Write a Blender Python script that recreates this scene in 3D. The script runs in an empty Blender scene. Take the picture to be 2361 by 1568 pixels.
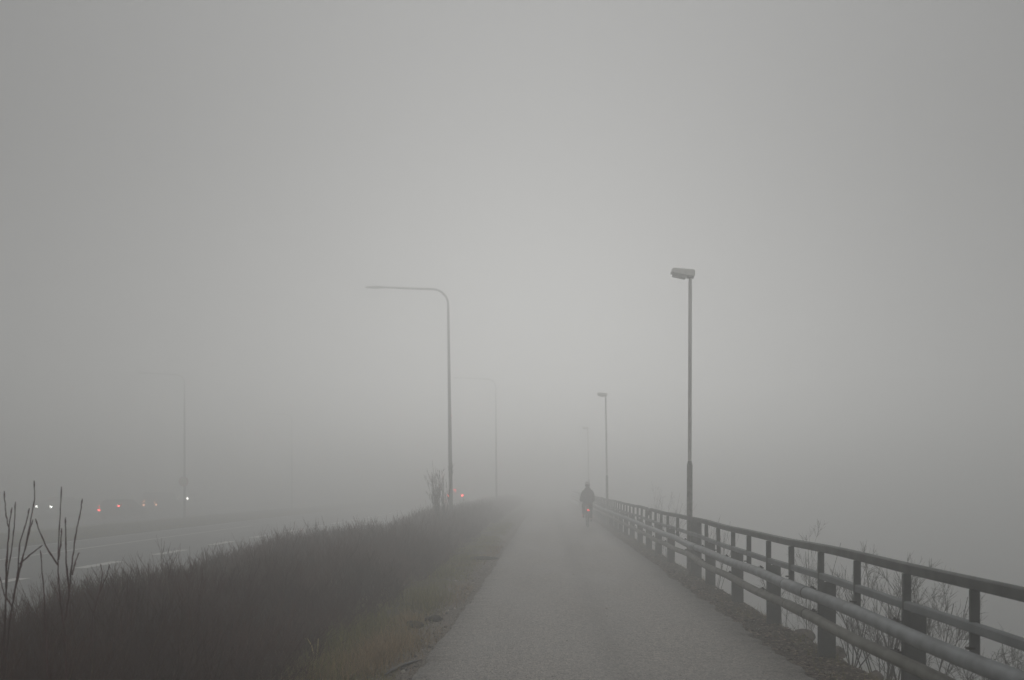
import bpy, bmesh, math, random
import numpy as np
from mathutils import Vector, Matrix
R = math.radians
random.seed(7)
rng = np.random.default_rng(7)
sc = bpy.context.scene
col = sc.collection

# ------------------------------------------------------------------ camera
cd = bpy.data.cameras.new('camera')
cam = bpy.data.objects.new('camera', cd)
col.objects.link(cam)
cam.location = (0, 0, 1.6)
cam.rotation_euler = (R(90), 0, 0)
cd.sensor_width = 36
cd.lens = 28.0
cd.shift_x = -77.5 / 2361
cd.shift_y = 337 / 2361
cd.clip_start = 0.05
cd.clip_end = 2000
cd.dof.use_dof = True
cd.dof.focus_distance = 13.0
cd.dof.aperture_fstop = 2.8
sc.camera = cam

# ------------------------------------------------------------------ sky, sun, exposure
ZENITH = 2.6
SKY_GAMMA = 0.15
SUN_EL, SUN_ROT = 15, -0.5          # pale sun hidden in the fog, straight ahead
w = bpy.data.worlds.new('World')
sc.world = w
w.use_nodes = True
nt = w.node_tree
bg = nt.nodes['Background']
sky = nt.nodes.new('ShaderNodeTexSky')
sky.sky_type = 'NISHITA'
sky.sun_disc = False
sky.sun_elevation = R(SUN_EL)
sky.sun_rotation = R(SUN_ROT)
sky.dust_density = 9.0
sky.air_density = 1.0
sky.ozone_density = 1.0
hs = nt.nodes.new('ShaderNodeHueSaturation')
hs.inputs['Saturation'].default_value = 0.06
nt.links.new(sky.outputs[0], hs.inputs['Color'])
gm = nt.nodes.new('ShaderNodeGamma')          # flattens the clear-sky contrast towards an overcast dome
gm.inputs['Gamma'].default_value = SKY_GAMMA
nt.links.new(hs.outputs[0], gm.inputs['Color'])
# overcast dome: the zenith is brighter than the band above the horizon
tc = nt.nodes.new('ShaderNodeTexCoord')
sz = nt.nodes.new('ShaderNodeSeparateXYZ')
nt.links.new(tc.outputs['Generated'], sz.inputs[0])
zr_ = nt.nodes.new('ShaderNodeMapRange')
zr_.interpolation_type = 'SMOOTHSTEP'
zr_.inputs['From Min'].default_value = 0.30
zr_.inputs['From Max'].default_value = 1.0
zr_.inputs['To Min'].default_value = 1.0
zr_.inputs['To Max'].default_value = ZENITH
nt.links.new(sz.outputs['Z'], zr_.inputs['Value'])
vs_ = nt.nodes.new('ShaderNodeVectorMath'); vs_.operation = 'SCALE'
nt.links.new(gm.outputs[0], vs_.inputs[0]); nt.links.new(zr_.outputs[0], vs_.inputs['Scale'])
nt.links.new(vs_.outputs[0], bg.inputs['Color'])
bg.inputs['Strength'].default_value = 0.15

sd = bpy.data.lights.new('sun', 'SUN')
sun = bpy.data.objects.new('sun', sd)
col.objects.link(sun)
sd.energy = 1.05
sd.angle = R(22)
sd.color = (1.0, 0.992, 0.970)
e, a = R(SUN_EL), R(SUN_ROT)
to_sun = Vector((math.sin(a) * math.cos(e), math.cos(a) * math.cos(e), math.sin(e)))
sun.rotation_euler = to_sun.to_track_quat('Z', 'Y').to_euler()

sc.view_settings.view_transform = 'Standard'
sc.view_settings.look = 'None'
sc.view_settings.exposure = -0.14
sc.view_settings.gamma = 1.0
sc.render.engine = 'CYCLES'
cy = sc.cycles
cy.use_denoising = True
cy.volume_bounces = 14
cy.max_bounces = 18
cy.diffuse_bounces = 3
cy.glossy_bounces = 3
cy.transparent_max_bounces = 16
cy.sample_clamp_indirect = 4.0
cy.sample_clamp_direct = 0.0

# ------------------------------------------------------------------ materials
def mat(name, c1, c2=None, rough=0.8, scale=8.0, metal=0.0, bump=0.0, bscale=None, spec=0.3, detail=4.0):
    m = bpy.data.materials.new(name)
    m.use_nodes = True
    n = m.node_tree.nodes
    l = m.node_tree.links
    b = n['Principled BSDF']
    b.inputs['Roughness'].default_value = rough
    b.inputs['Metallic'].default_value = metal
    b.inputs['Specular IOR Level'].default_value = spec
    geo = n.new('ShaderNodeNewGeometry')
    if c2 is None:
        c2 = tuple(x * 0.8 for x in c1)
    t = n.new('ShaderNodeTexNoise')
    t.inputs['Scale'].default_value = scale
    t.inputs['Detail'].default_value = detail
    l.new(geo.outputs['Position'], t.inputs['Vector'])
    r = n.new('ShaderNodeValToRGB')
    r.color_ramp.elements[0].position = 0.35
    r.color_ramp.elements[1].position = 0.65
    r.color_ramp.elements[0].color = (*c1, 1)
    r.color_ramp.elements[1].color = (*c2, 1)
    l.new(t.outputs['Fac'], r.inputs['Fac'])
    l.new(r.outputs['Color'], b.inputs['Base Color'])
    if bump:
        t2 = n.new('ShaderNodeTexNoise')
        t2.inputs['Scale'].default_value = bscale or scale * 6
        t2.inputs['Detail'].default_value = 3
        l.new(geo.outputs['Position'], t2.inputs['Vector'])
        bp = n.new('ShaderNodeBump')
        bp.inputs['Strength'].default_value = 1.0
        bp.inputs['Distance'].default_value = bump
        l.new(t2.outputs['Fac'], bp.inputs['Height'])
        l.new(bp.outputs['Normal'], b.inputs['Normal'])
    return m

def tone_mat(name, ca, cb, rough=0.8):
    """colour runs between ca and cb by a per-blade 'tone' attribute"""
    m = bpy.data.materials.new(name)
    m.use_nodes = True
    n = m.node_tree.nodes
    l = m.node_tree.links
    b = n['Principled BSDF']
    b.inputs['Roughness'].default_value = rough
    b.inputs['Specular IOR Level'].default_value = 0.2
    at = n.new('ShaderNodeAttribute')
    at.attribute_name = 'tone'
    r = n.new('ShaderNodeValToRGB')
    r.color_ramp.elements[0].color = (*ca, 1)
    r.color_ramp.elements[1].color = (*cb, 1)
    l.new(at.outputs['Fac'], r.inputs['Fac'])
    l.new(r.outputs['Color'], b.inputs['Base Color'])
    return m

def emit(name, c, s):
    m = bpy.data.materials.new(name)
    m.use_nodes = True
    b = m.node_tree.nodes['Principled BSDF']
    b.inputs['Base Color'].default_value = (*[x * 0.5 for x in c], 1)
    b.inputs['Emission Color'].default_value = (*c, 1)
    b.inputs['Emission Strength'].default_value = s
    m.cycles.emission_sampling = 'NONE'
    return m

def asphalt(name, base, lo, hi, grain, bump, rough, worn=None):
    m = bpy.data.materials.new(name)
    m.use_nodes = True
    n = m.node_tree.nodes
    l = m.node_tree.links
    b = n['Principled BSDF']
    b.inputs['Specular IOR Level'].default_value = 0.35
    geo = n.new('ShaderNodeNewGeometry')
    vo = n.new('ShaderNodeTexVoronoi')
    vo.inputs['Scale'].default_value = grain
    vo.inputs['Randomness'].default_value = 1
    l.new(geo.outputs['Position'], vo.inputs['Vector'])
    sep = n.new('ShaderNodeSeparateColor')
    l.new(vo.outputs['Color'], sep.inputs[0])
    r = n.new('ShaderNodeValToRGB')
    el = r.color_ramp.elements
    el[0].position, el[0].color = 0.0, (*lo, 1)
    el[1].position, el[1].color = 1.0, (*hi, 1)
    k = el.new(0.35); k.color = (*base, 1)
    k = el.new(0.8); k.color = (*[x * 1.15 for x in base], 1)
    l.new(sep.outputs[0], r.inputs['Fac'])
    big = n.new('ShaderNodeTexNoise')
    big.inputs['Scale'].default_value = 0.55
    big.inputs['Detail'].default_value = 6
    big.inputs['Roughness'].default_value = 0.6
    mp = n.new('ShaderNodeMapping')
    mp.inputs['Scale'].default_value = (1.6, 0.5, 1)
    l.new(geo.outputs['Position'], mp.inputs['Vector'])
    l.new(mp.outputs[0], big.inputs['Vector'])
    mr = n.new('ShaderNodeMapRange')
    mr.inputs['From Min'].default_value = 0.3
    mr.inputs['From Max'].default_value = 0.7
    mr.inputs['To Min'].default_value = 0.78
    mr.inputs['To Max'].default_value = 1.18
    l.new(big.outputs['Fac'], mr.inputs['Value'])
    fine = n.new('ShaderNodeTexNoise')
    fine.inputs['Scale'].default_value = grain * 0.3
    fine.inputs['Detail'].default_value = 5
    fine.inputs['Roughness'].default_value = 0.75
    l.new(geo.outputs['Position'], fine.inputs['Vector'])
    mf = n.new('ShaderNodeMapRange')
    mf.inputs['From Min'].default_value = 0.3
    mf.inputs['From Max'].default_value = 0.7
    mf.inputs['To Min'].default_value = 0.72
    mf.inputs['To Max'].default_value = 1.28
    l.new(fine.outputs['Fac'], mf.inputs['Value'])
    mul = n.new('ShaderNodeMath'); mul.operation = 'MULTIPLY'
    l.new(mr.outputs[0], mul.inputs[0]); l.new(mf.outputs[0], mul.inputs[1])
    if worn:
        # lengthwise wear: a coarse dark seam right of the middle, damp grit along both edges, paler wheel lines
        sx = n.new('ShaderNodeSeparateXYZ'); l.new(geo.outputs['Position'], sx.inputs[0])
        wb = n.new('ShaderNodeTexNoise'); wb.inputs['Scale'].default_value = 0.8; wb.inputs['Detail'].default_value = 6
        wb.inputs['Roughness'].default_value = 0.7
        l.new(geo.outputs['Position'], wb.inputs['Vector'])
        ma = n.new('ShaderNodeMath'); ma.operation = 'MULTIPLY_ADD'
        l.new(wb.outputs['Fac'], ma.inputs[0]); ma.inputs[1].default_value = 0.5; l.new(sx.outputs['X'], ma.inputs[2])
        cr = n.new('ShaderNodeValToRGB'); ce = cr.color_ramp.elements
        mx = n.new('ShaderNodeMapRange'); mx.inputs['From Min'].default_value = -1.0; mx.inputs['From Max'].default_value = 2.6
        l.new(ma.outputs[0], mx.inputs['Value']); l.new(mx.outputs[0], cr.inputs['Fac'])
        def px_(x): return (x + 0.25 + 1.0) / 3.6
        stops = [(-1.1, .78), (-0.85, .95), (-0.3, 1.0), (0.0, 1.07), (0.35, 1.05), (0.56, .90), (0.66, .84), (0.78, .95), (1.1, 1.06), (1.5, 1.02), (1.8, .92), (2.15, .70)]
        ce[0].position, ce[0].color = px_(stops[0][0]), (stops[0][1],) * 3 + (1,)
        ce[1].position, ce[1].color = px_(stops[-1][0]), (stops[-1][1],) * 3 + (1,)
        for p_, v_ in stops[1:-1]:
            k = ce.new(px_(p_)); k.color = (v_, v_, v_, 1)
        mul2 = n.new('ShaderNodeMath'); mul2.operation = 'MULTIPLY'
        l.new(mul.outputs[0], mul2.inputs[0]); l.new(cr.outputs['Color'], mul2.inputs[1])
        mul = mul2
    vm = n.new('ShaderNodeVectorMath'); vm.operation = 'SCALE'
    l.new(r.outputs['Color'], vm.inputs[0]); l.new(mul.outputs[0], vm.inputs['Scale'])
    l.new(vm.outputs[0], b.inputs['Base Color'])
    mrr = n.new('ShaderNodeMapRange')
    mrr.inputs['From Min'].default_value = 0.3
    mrr.inputs['From Max'].default_value = 0.7
    mrr.inputs['To Min'].default_value = rough - 0.1
    mrr.inputs['To Max'].default_value = rough + 0.1
    l.new(big.outputs['Fac'], mrr.inputs['Value'])
    l.new(mrr.outputs[0], b.inputs['Roughness'])
    bp = n.new('ShaderNodeBump')
    bp.inputs['Distance'].default_value = bump
    l.new(vo.outputs['Distance'], bp.inputs['Height'])
    l.new(bp.outputs['Normal'], b.inputs['Normal'])
    return m

M = {}
M['path'] = asphalt('path_asphalt', (0.30, 0.28, 0.258), (0.10, 0.094, 0.088), (0.50, 0.45, 0.385), 80, 0.005, 0.65, True)
M['road'] = asphalt('road_asphalt', (0.15, 0.155, 0.155), (0.08, 0.08, 0.08), (0.25, 0.25, 0.24), 60, 0.003, 0.45)
M['paint'] = mat('road_paint', (0.92, 0.91, 0.88), (0.82, 0.81, 0.78), rough=0.55, scale=5)
M['galv'] = mat('galvanised_steel', (0.26, 0.275, 0.28), (0.17, 0.18, 0.185), rough=0.7, scale=4, metal=0.0, bump=0.0008, bscale=60, spec=0.5, detail=8)
M['galv_dark'] = mat('dull_grey_steel', (0.135, 0.14, 0.135), (0.085, 0.09, 0.086), rough=0.65, scale=7, metal=0.1, bump=0.0006, bscale=70)
M['pipe'] = mat('wet_galvanised_pipe', (0.31, 0.33, 0.34), (0.205, 0.215, 0.22), rough=0.62, scale=7, metal=0.0, bump=0.0008, bscale=55, spec=0.5, detail=9)
M['pipe_low'] = mat('weathered_pipe', (0.23, 0.225, 0.20), (0.135, 0.13, 0.108), rough=0.62, scale=7, metal=0.0, bump=0.0008, bscale=55, spec=0.5, detail=9)
M['bolt'] = mat('dark_clip_steel', (0.03, 0.028, 0.026), (0.05, 0.04, 0.032), rough=0.6)
M['pole'] = mat('grey_pole_steel', (0.68, 0.68, 0.64), (0.56, 0.56, 0.525), rough=0.7, scale=5)
M['road_pole'] = mat('dark_road_pole', (0.19, 0.19, 0.175), (0.14, 0.14, 0.13), rough=0.7, scale=5)
M['pole_dark'] = mat('weathered_pole_steel', (0.33, 0.33, 0.305), (0.19, 0.19, 0.17), rough=0.8, scale=14, bump=0.001)
M['lamp_shell'] = mat('pale_lamp_shell', (0.86, 0.85, 0.79), (0.74, 0.73, 0.67), rough=0.6, scale=9)
M['lamp_bowl'] = mat('clouded_lamp_bowl', (0.48, 0.46, 0.42), (0.58, 0.56, 0.52), rough=0.35, scale=9, spec=0.5)
M['twig'] = mat('thicket_twigs', (0.066, 0.026, 0.019), (0.140, 0.064, 0.048), rough=0.8, scale=1.6)
M['shoot'] = mat('red_brown_shoots', (0.115, 0.035, 0.036), (0.065, 0.028, 0.026), rough=0.6, scale=20)
M['bark'] = mat('grey_brown_bark', (0.12, 0.108, 0.092), (0.075, 0.068, 0.058), rough=0.85, scale=25)
M['grass_dry'] = tone_mat('dry_grass', (0.20, 0.135, 0.062), (0.52, 0.375, 0.19))
M['grass_olive'] = tone_mat('olive_grass', (0.11, 0.105, 0.024), (0.34, 0.305, 0.08))
M['leaf'] = tone_mat('dead_leaves', (0.05, 0.036, 0.026), (0.40, 0.31, 0.24))
M['pebble'] = tone_mat('verge_gravel', (0.09, 0.08, 0.07), (0.50, 0.46, 0.41))
M['reed'] = mat('straw_reed', (0.72, 0.60, 0.30), (0.60, 0.48, 0.22), rough=0.7)
M['rock'] = mat('verge_rock', (0.27, 0.225, 0.20), (0.13, 0.115, 0.105), rough=0.9, scale=14, bump=0.01, bscale=30)
M['rubber'] = mat('black_rubber', (0.018, 0.018, 0.018), (0.03, 0.03, 0.03), rough=0.5)
M['turf_clod'] = mat('dark_turf', (0.02, 0.018, 0.013), (0.045, 0.036, 0.022), rough=0.95, scale=40, bump=0.01)

def ground_mat():
    m = bpy.data.materials.new('verge_ground')
    m.use_nodes = True
    n = m.node_tree.nodes
    l = m.node_tree.links
    b = n['Principled BSDF']
    b.inputs['Roughness'].default_value = 0.9
    b.inputs['Specular IOR Level'].default_value = 0.2
    geo = n.new('ShaderNodeNewGeometry')
    sx = n.new('ShaderNodeSeparateXYZ')
    l.new(geo.outputs['Position'], sx.inputs[0])
    def noise(s, d=5, rr=0.65):
        t = n.new('ShaderNodeTexNoise')
        t.inputs['Scale'].default_value = s
        t.inputs['Detail'].default_value = d
        t.inputs['Roughness'].default_value = rr
        l.new(geo.outputs['Position'], t.inputs['Vector'])
        return t
    def ramp(src, *st):
        r = n.new('ShaderNodeValToRGB')
        el = r.color_ramp.elements
        while len(el) < len(st):
            el.new(0.5)
        for k, (p, c) in enumerate(st):
            el[k].position = p
            el[k].color = (*c, 1)
        l.new(src, r.inputs['Fac'])
        return r
    def mix(f, a, bb):
        x = n.new('ShaderNodeMix'); x.data_type = 'RGBA'
        l.new(f, x.inputs[0]); l.new(a, x.inputs[6]); l.new(bb, x.inputs[7])
        return x.outputs[2]
    gravel = ramp(noise(55, 6, 0.8).outputs['Fac'], (0.3, (0.11, 0.094, 0.08)), (0.5, (0.23, 0.20, 0.172)), (0.72, (0.46, 0.41, 0.36)))
    soil = ramp(noise(30, 7, 0.8).outputs['Fac'], (0.3, (0.03, 0.024, 0.018)), (0.52, (0.10, 0.077, 0.058)), (0.72, (0.26, 0.205, 0.16)))
    moss = ramp(noise(40, 6, 0.8).outputs['Fac'], (0.3, (0.05, 0.046, 0.014)), (0.7, (0.19, 0.165, 0.045)))
    grass = ramp(noise(3, 8, 0.8).outputs['Fac'], (0.3, (0.05, 0.052, 0.028)), (0.7, (0.10, 0.095, 0.055)))
    # wobbly x for the seams
    wob = noise(1.1, 5)
    def band(x0, x1, amp):
        ad = n.new('ShaderNodeMath'); ad.operation = 'MULTIPLY_ADD'
        l.new(wob.outputs['Fac'], ad.inputs[0]); ad.inputs[1].default_value = amp
        l.new(sx.outputs['X'], ad.inputs[2])
        mr = n.new('ShaderNodeMapRange'); mr.clamp = True
        mr.inputs['From Min'].default_value = x0 + amp * 0.5
        mr.inputs['From Max'].default_value = x1 + amp * 0.5
        l.new(ad.outputs[0], mr.inputs['Value'])
        return mr.outputs[0]
    mossy = ramp(noise(2.2, 6, 0.7).outputs['Fac'], (0.42, (0, 0, 0)), (0.58, (1, 1, 1)))
    c = mix(mossy.outputs[0], moss.outputs[0], soil.outputs[0])
    c = mix(band(-1.75, -1.35, 0.9), c, gravel.outputs[0])      # bare gravel beside the path
    c = mix(band(2.05, 2.3, 0.25), c, soil.outputs[0])          # dark litter under the railing
    c = mix(band(-7.5, -5.5, 1.0), grass.outputs[0], c)         # grass slope and median
    l.new(c, b.inputs['Base Color'])
    bp = n.new('ShaderNodeBump')
    bp.inputs['Distance'].default_value = 0.012
    l.new(noise(28, 8, 0.8).outputs['Fac'], bp.inputs['Height'])
    l.new(bp.outputs['Normal'], b.inputs['Normal'])
    return m
M['ground'] = ground_mat()

# ------------------------------------------------------------------ helpers
def link(name, me, m=None, parent=None, smooth=False):
    if m is not None and not me.materials:
        me.materials.append(m)
    if smooth:
        me.polygons.foreach_set('use_smooth', np.ones(len(me.polygons), dtype=bool))
    o = bpy.data.objects.new(name, me)
    col.objects.link(o)
    if parent is not None:
        o.parent = parent
    return o

def mesh_np(name, v, q, tone=None):
    """fast quad mesh from arrays"""
    v = np.ascontiguousarray(v, dtype=np.float32)
    q = np.ascontiguousarray(q, dtype=np.int32)
    me = bpy.data.meshes.new(name)
    me.vertices.add(len(v)); me.vertices.foreach_set('co', v.ravel())
    me.loops.add(q.size); me.loops.foreach_set('vertex_index', q.ravel())
    me.polygons.add(len(q)); me.polygons.foreach_set('loop_start', np.arange(0, q.size, q.shape[1], dtype=np.int32))
    me.update(calc_edges=True)
    if tone is not None:
        at = me.attributes.new('tone', 'FLOAT', 'POINT')
        at.data.foreach_set('value', np.ascontiguousarray(tone, dtype=np.float32))
    return me

def thing(name, label, cat, loc=(0, 0, 0), rz=0.0, group=None):
    o = bpy.data.objects.new(name, None)
    col.objects.link(o)
    o.location = loc
    o.rotation_euler = (0, 0, rz)
    o.empty_display_size = 0.2
    return tag(o, label, cat, group)

def tag(o, label=None, cat=None, group=None, kind=None):
    if label: o['label'] = label
    if cat: o['category'] = cat
    if group: o['group'] = group
    if kind: o['kind'] = kind
    return o

def copy_tree(o, parent=None):
    c = o.copy()
    col.objects.link(c)
    c.parent = parent
    for ch in list(o.children):
        copy_tree(ch, c)
    return c

class MB:
    """collects simple solids into one mesh"""
    def __init__(s): s.bm = bmesh.new()
    def box(s, c, d, bev=0.0, rot=None):
        r = bmesh.ops.create_cube(s.bm, size=1.0)
        vs = r['verts']
        bmesh.ops.scale(s.bm, vec=d, verts=vs)
        if bev:
            es = list({e for v in vs for e in v.link_edges})
            g = bmesh.ops.bevel(s.bm, geom=es, offset=bev, segments=2, affect='EDGES', profile=0.5)
            vs = [x for x in g['verts']]
        if rot is not None:
            bmesh.ops.rotate(s.bm, matrix=rot, verts=vs)
        bmesh.ops.translate(s.bm, vec=c, verts=vs)
        return s
    def tube(s, pts, rad, n=12, cap=True):
        if not hasattr(rad, '__len__'): rad = [rad] * len(pts)
        pts = [Vector(p) for p in pts]
        rings = []
        t0 = (pts[1] - pts[0]).normalized()
        up = Vector((0, 0, 1)) if abs(t0.z) < 0.9 else Vector((0, 1, 0))
        u = t0.cross(up).normalized()
        for i, p in enumerate(pts):
            t = (pts[min(i + 1, len(pts) - 1)] - pts[max(i - 1, 0)]).normalized()
            u = (u - t * u.dot(t)).normalized()
            v = t.cross(u)
            rings.append([s.bm.verts.new(p + (u * math.cos(k * 2 * math.pi / n) + v * math.sin(k * 2 * math.pi / n)) * rad[i]) for k in range(n)])
        for a, b in zip(rings, rings[1:]):
            for k in range(n):
                s.bm.faces.new((a[k], a[(k + 1) % n], b[(k + 1) % n], b[k]))
        if cap:
            s.bm.faces.new(rings[0][::-1]); s.bm.faces.new(rings[-1])
        return s
    def loft(s, rings, cap=True):
        rv = [[s.bm.verts.new(p) for p in r] for r in rings]
        n = len(rv[0])
        for a, b in zip(rv, rv[1:]):
            for k in range(n):
                s.bm.faces.new((a[k], a[(k + 1) % n], b[(k + 1) % n], b[k]))
        if cap:
            s.bm.faces.new(rv[0][::-1]); s.bm.faces.new(rv[-1])
        return s
    def quad(s, *p):
        s.bm.faces.new([s.bm.verts.new(x) for x in p]); return s
    def torus(s, c, R_, r, axis='x', n=40, m=10):
        c = Vector(c); ring = []
        for i in range(n):
            a_ = 2 * math.pi * i / n
            row = []
            for j in range(m):
                b_ = 2 * math.pi * j / m
                rr = R_ + r * math.cos(b_)
                row.append(s.bm.verts.new(c + Vector((r * math.sin(b_), rr * math.cos(a_), rr * math.sin(a_)))))
            ring.append(row)
        for i in range(n):
            for j in range(m):
                s.bm.faces.new((ring[i][j], ring[(i + 1) % n][j], ring[(i + 1) % n][(j + 1) % m], ring[i][(j + 1) % m]))
        return s
    def build(s, name, m, parent=None, smooth=False, loc=None):
        bmesh.ops.recalc_face_normals(s.bm, faces=s.bm.faces)
        me = bpy.data.meshes.new(name)
        s.bm.to_mesh(me); s.bm.free()
        o = link(name, me, m, parent, smooth)
        if smooth:
            me.set_sharp_from_angle(angle=R(40))
        if loc is not None: o.location = loc
        return o

def tube_arrays(polys, sides=4):
    """polys: list of (pts Nx3, radii N) -> verts, quads"""
    V, Q, base = [], [], 0
    ang = np.arange(sides) * 2 * np.pi / sides
    ca, sa = np.cos(ang), np.sin(ang)
    for pts, rad in polys:
        pts = np.asarray(pts, float); rad = np.asarray(rad, float)
        n = len(pts)
        t = np.gradient(pts, axis=0)
        t /= np.linalg.norm(t, axis=1)[:, None] + 1e-9
        ref = np.array([1.0, 0.13, 0.07]) if abs(t[0, 0]) < 0.8 else np.array([0.1, 1.0, 0.05])
        u = np.cross(t, ref); u /= np.linalg.norm(u, axis=1)[:, None] + 1e-9
        vv = np.cross(t, u)
        ring = pts[:, None, :] + rad[:, None, None] * (u[:, None, :] * ca[None, :, None] + vv[:, None, :] * sa[None, :, None])
        V.append(ring.reshape(-1, 3))
        i = np.arange(n - 1)[:, None] * sides; k = np.arange(sides)[None, :]; k2 = (k + 1) % sides
        Q.append(np.stack([i + k, i + k2, i + sides + k2, i + sides + k], -1).reshape(-1, 4) + base)
        base += n * sides
    return np.concatenate(V), np.concatenate(Q)

def vnoise(x, y, seed=0):
    """smooth value noise on arrays"""
    x = np.asarray(x, float); y = np.asarray(y, float)
    xi, yi = np.floor(x).astype(int), np.floor(y).astype(int)
    xf, yf = x - xi, y - yi
    def h(i, j):
        v = np.sin(i * 127.1 + j * 311.7 + seed * 74.7) * 43758.5453
        return v - np.floor(v)
    sx_, sy_ = xf * xf * (3 - 2 * xf), yf * yf * (3 - 2 * yf)
    return (h(xi, yi) * (1 - sx_) + h(xi + 1, yi) * sx_) * (1 - sy_) + (h(xi, yi + 1) * (1 - sx_) + h(xi + 1, yi + 1) * sx_) * sy_

# ------------------------------------------------------------------ the setting: terrain
PX = [-290, -62, -55, -50.6, -50.4, -42, -41.5, -40.7, -28.2, -26.6, -24, -20, -18.4, -18.2, -8.4, -8.0, -6.4, -5.6, -2, 2.2, 2.75, 3.1, 4.5, 7, 9.5, 13, 290]
PZ = [-0.2, -0.2, -0.3, -0.78, -0.80, -0.80, -0.86, -1.14, -1.14, -0.70, -0.60, -0.58, -0.49, -0.52, -0.52, -0.46, -0.28, -0.06, 0.0, 0.0, -0.03, -0.22, -1.5, -4.4, -7.2, -10.2, -10.4]
def ground_z(x, y):
    x = np.asarray(x, float); y = np.asarray(y, float)
    z = np.interp(x, PX, PZ)
    rough = np.clip((-1.2 - x) / 0.4, 0, 1) * np.clip((x + 7.6) / 0.6, 0, 1) + np.clip((x - 2.3) / 0.3, 0, 1)
    z = z + rough * (0.05 * (vnoise(x * 3.1, y * 3.1, 1) - 0.5) + 0.03 * (vnoise(x * 9, y * 9, 2) - 0.5))
    z = z + np.clip((x - 2.9) / 0.8, 0, 1) * 0.35 * (vnoise(x * 1.5, y * 1.2, 5) - 0.6)
    med = np.clip((-18.6 - x) / 0.8, 0, 1) * np.clip((x + 28) / 0.8, 0, 1)
    z = z + med * 0.12 * (vnoise(x * 0.9, y * 0.5, 3) - 0.5)
    return z - 0.012

gx = np.unique(np.concatenate([np.array(PX, float), np.arange(-8, -2.2, 0.3), np.arange(-2.2, -0.9, 0.06), np.arange(2.1, 3.5, 0.06), np.arange(3.5, 10, 0.3), np.arange(-28, -18, 0.6), np.linspace(-290, -62, 12), np.linspace(14, 290, 14)]))
gy = np.unique(np.concatenate([np.linspace(-110, 2, 20), np.arange(2, 14, 0.07), np.arange(14, 30, 0.25), np.arange(30, 80, 1.0), np.linspace(80, 290, 30)]))
GX, GY = np.meshgrid(gx, gy)
GZ = ground_z(GX, GY)
nx, ny = len(gx), len(gy)
i = np.arange(ny - 1)[:, None] * nx; k = np.arange(nx - 1)[None, :]
q = np.stack([i + k, i + k + 1, i + nx + k + 1, i + nx + k], -1).reshape(-1, 4)
tag(link('ground', mesh_np('ground', np.stack([GX, GY, GZ], -1).reshape(-1, 3), q), M['ground'], smooth=True), kind='structure')

def strip(name, m, y, xl, xr, zl, zr, drop=0.03):
    """a paved sheet with its own ragged edges and a short skirt"""
    y = np.asarray(y, float); n = len(y)
    fr = np.linspace(0, 1, 9)
    X = xl[:, None] * (1 - fr) + xr[:, None] * fr
    Z = zl * (1 - fr) + zr * fr + 0 * X
    X = np.concatenate([xl[:, None] - 0.012, X, xr[:, None] + 0.012], 1)
    Z = np.concatenate([Z[:, :1] - drop, Z, Z[:, -1:] - drop], 1)
    Y = np.repeat(y[:, None], X.shape[1], 1)
    c = X.shape[1]
    i = np.arange(n - 1)[:, None] * c; k = np.arange(c - 1)[None, :]
    q = np.stack([i + k, i + k + 1, i + c + k + 1, i + c + k], -1).reshape(-1, 4)
    return tag(link(name, mesh_np(name, np.stack([X, Y, Z], -1).reshape(-1, 3), q), m), kind='structure')

yy = np.unique(np.concatenate([np.linspace(-110, 3, 30), np.arange(3, 22, 0.03), np.arange(22, 60, 0.3), np.linspace(60, 290, 50)]))
def ragged(a, s):
    return a * (vnoise(yy * 1.3, yy * 0 + s, s) - 0.5) + 1.3 * a * (vnoise(yy * 5, yy * 0 + s, s + 1) - 0.5) + 1.3 * a * (vnoise(yy * 14, yy * 0, s + 2) - 0.5)
strip('path', M['path'], yy, np.interp(yy, [5.5, 13, 30], [-1.11, -1.01, -1.01]) + ragged(0.028, 11), 2.2 + ragged(0.05, 14), 0.014, 0.014)
yr = np.linspace(-110, 290, 60); one = np.ones(60)
strip('road', M['road'], yr, -18.25 * one, -8.3 * one, -0.505, -0.505)
strip('opposite_road', M['road'], yr, -40.8 * one, -28.1 * one, -1.13, -1.13)
strip('slip_road', M['road'], yr, -50.5 * one, -42.0 * one, -0.795, -0.795)

mk = MB()
def bar(x, y0, y1, wd, z):
    mk.quad((x - wd / 2, y0, z), (x + wd / 2, y0, z), (x + wd / 2, y1, z), (x - wd / 2, y1, z))
zr = -0.505 + 0.006
def ydash(px): return px
y0 = 16.1
for k in range(-3, 30):                                  # broken line nearest the hedge
    s0 = 16.35 + (k * 4.05)
    bar(-11.95, s0, s0 + 1.85, 0.36, zr)
bar(-15.6, -100, 42.5, 0.15, zr)                         # lane line, unbroken up to the fog ...
for k in range(12):
    bar(-15.6, 48.5 + k * 9, 51.5 + k * 9, 0.14, zr)     # ... then broken
bar(-18.02, -100, 280, 0.1, zr)
bar(-28.6, -100, 280, 0.1, -1.124)
for k in range(20):
    bar(-34.4, k * 9, k * 9 + 3, 0.12, -1.124)
tag(mk.build('road_marking', M['paint']), kind='structure')

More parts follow.
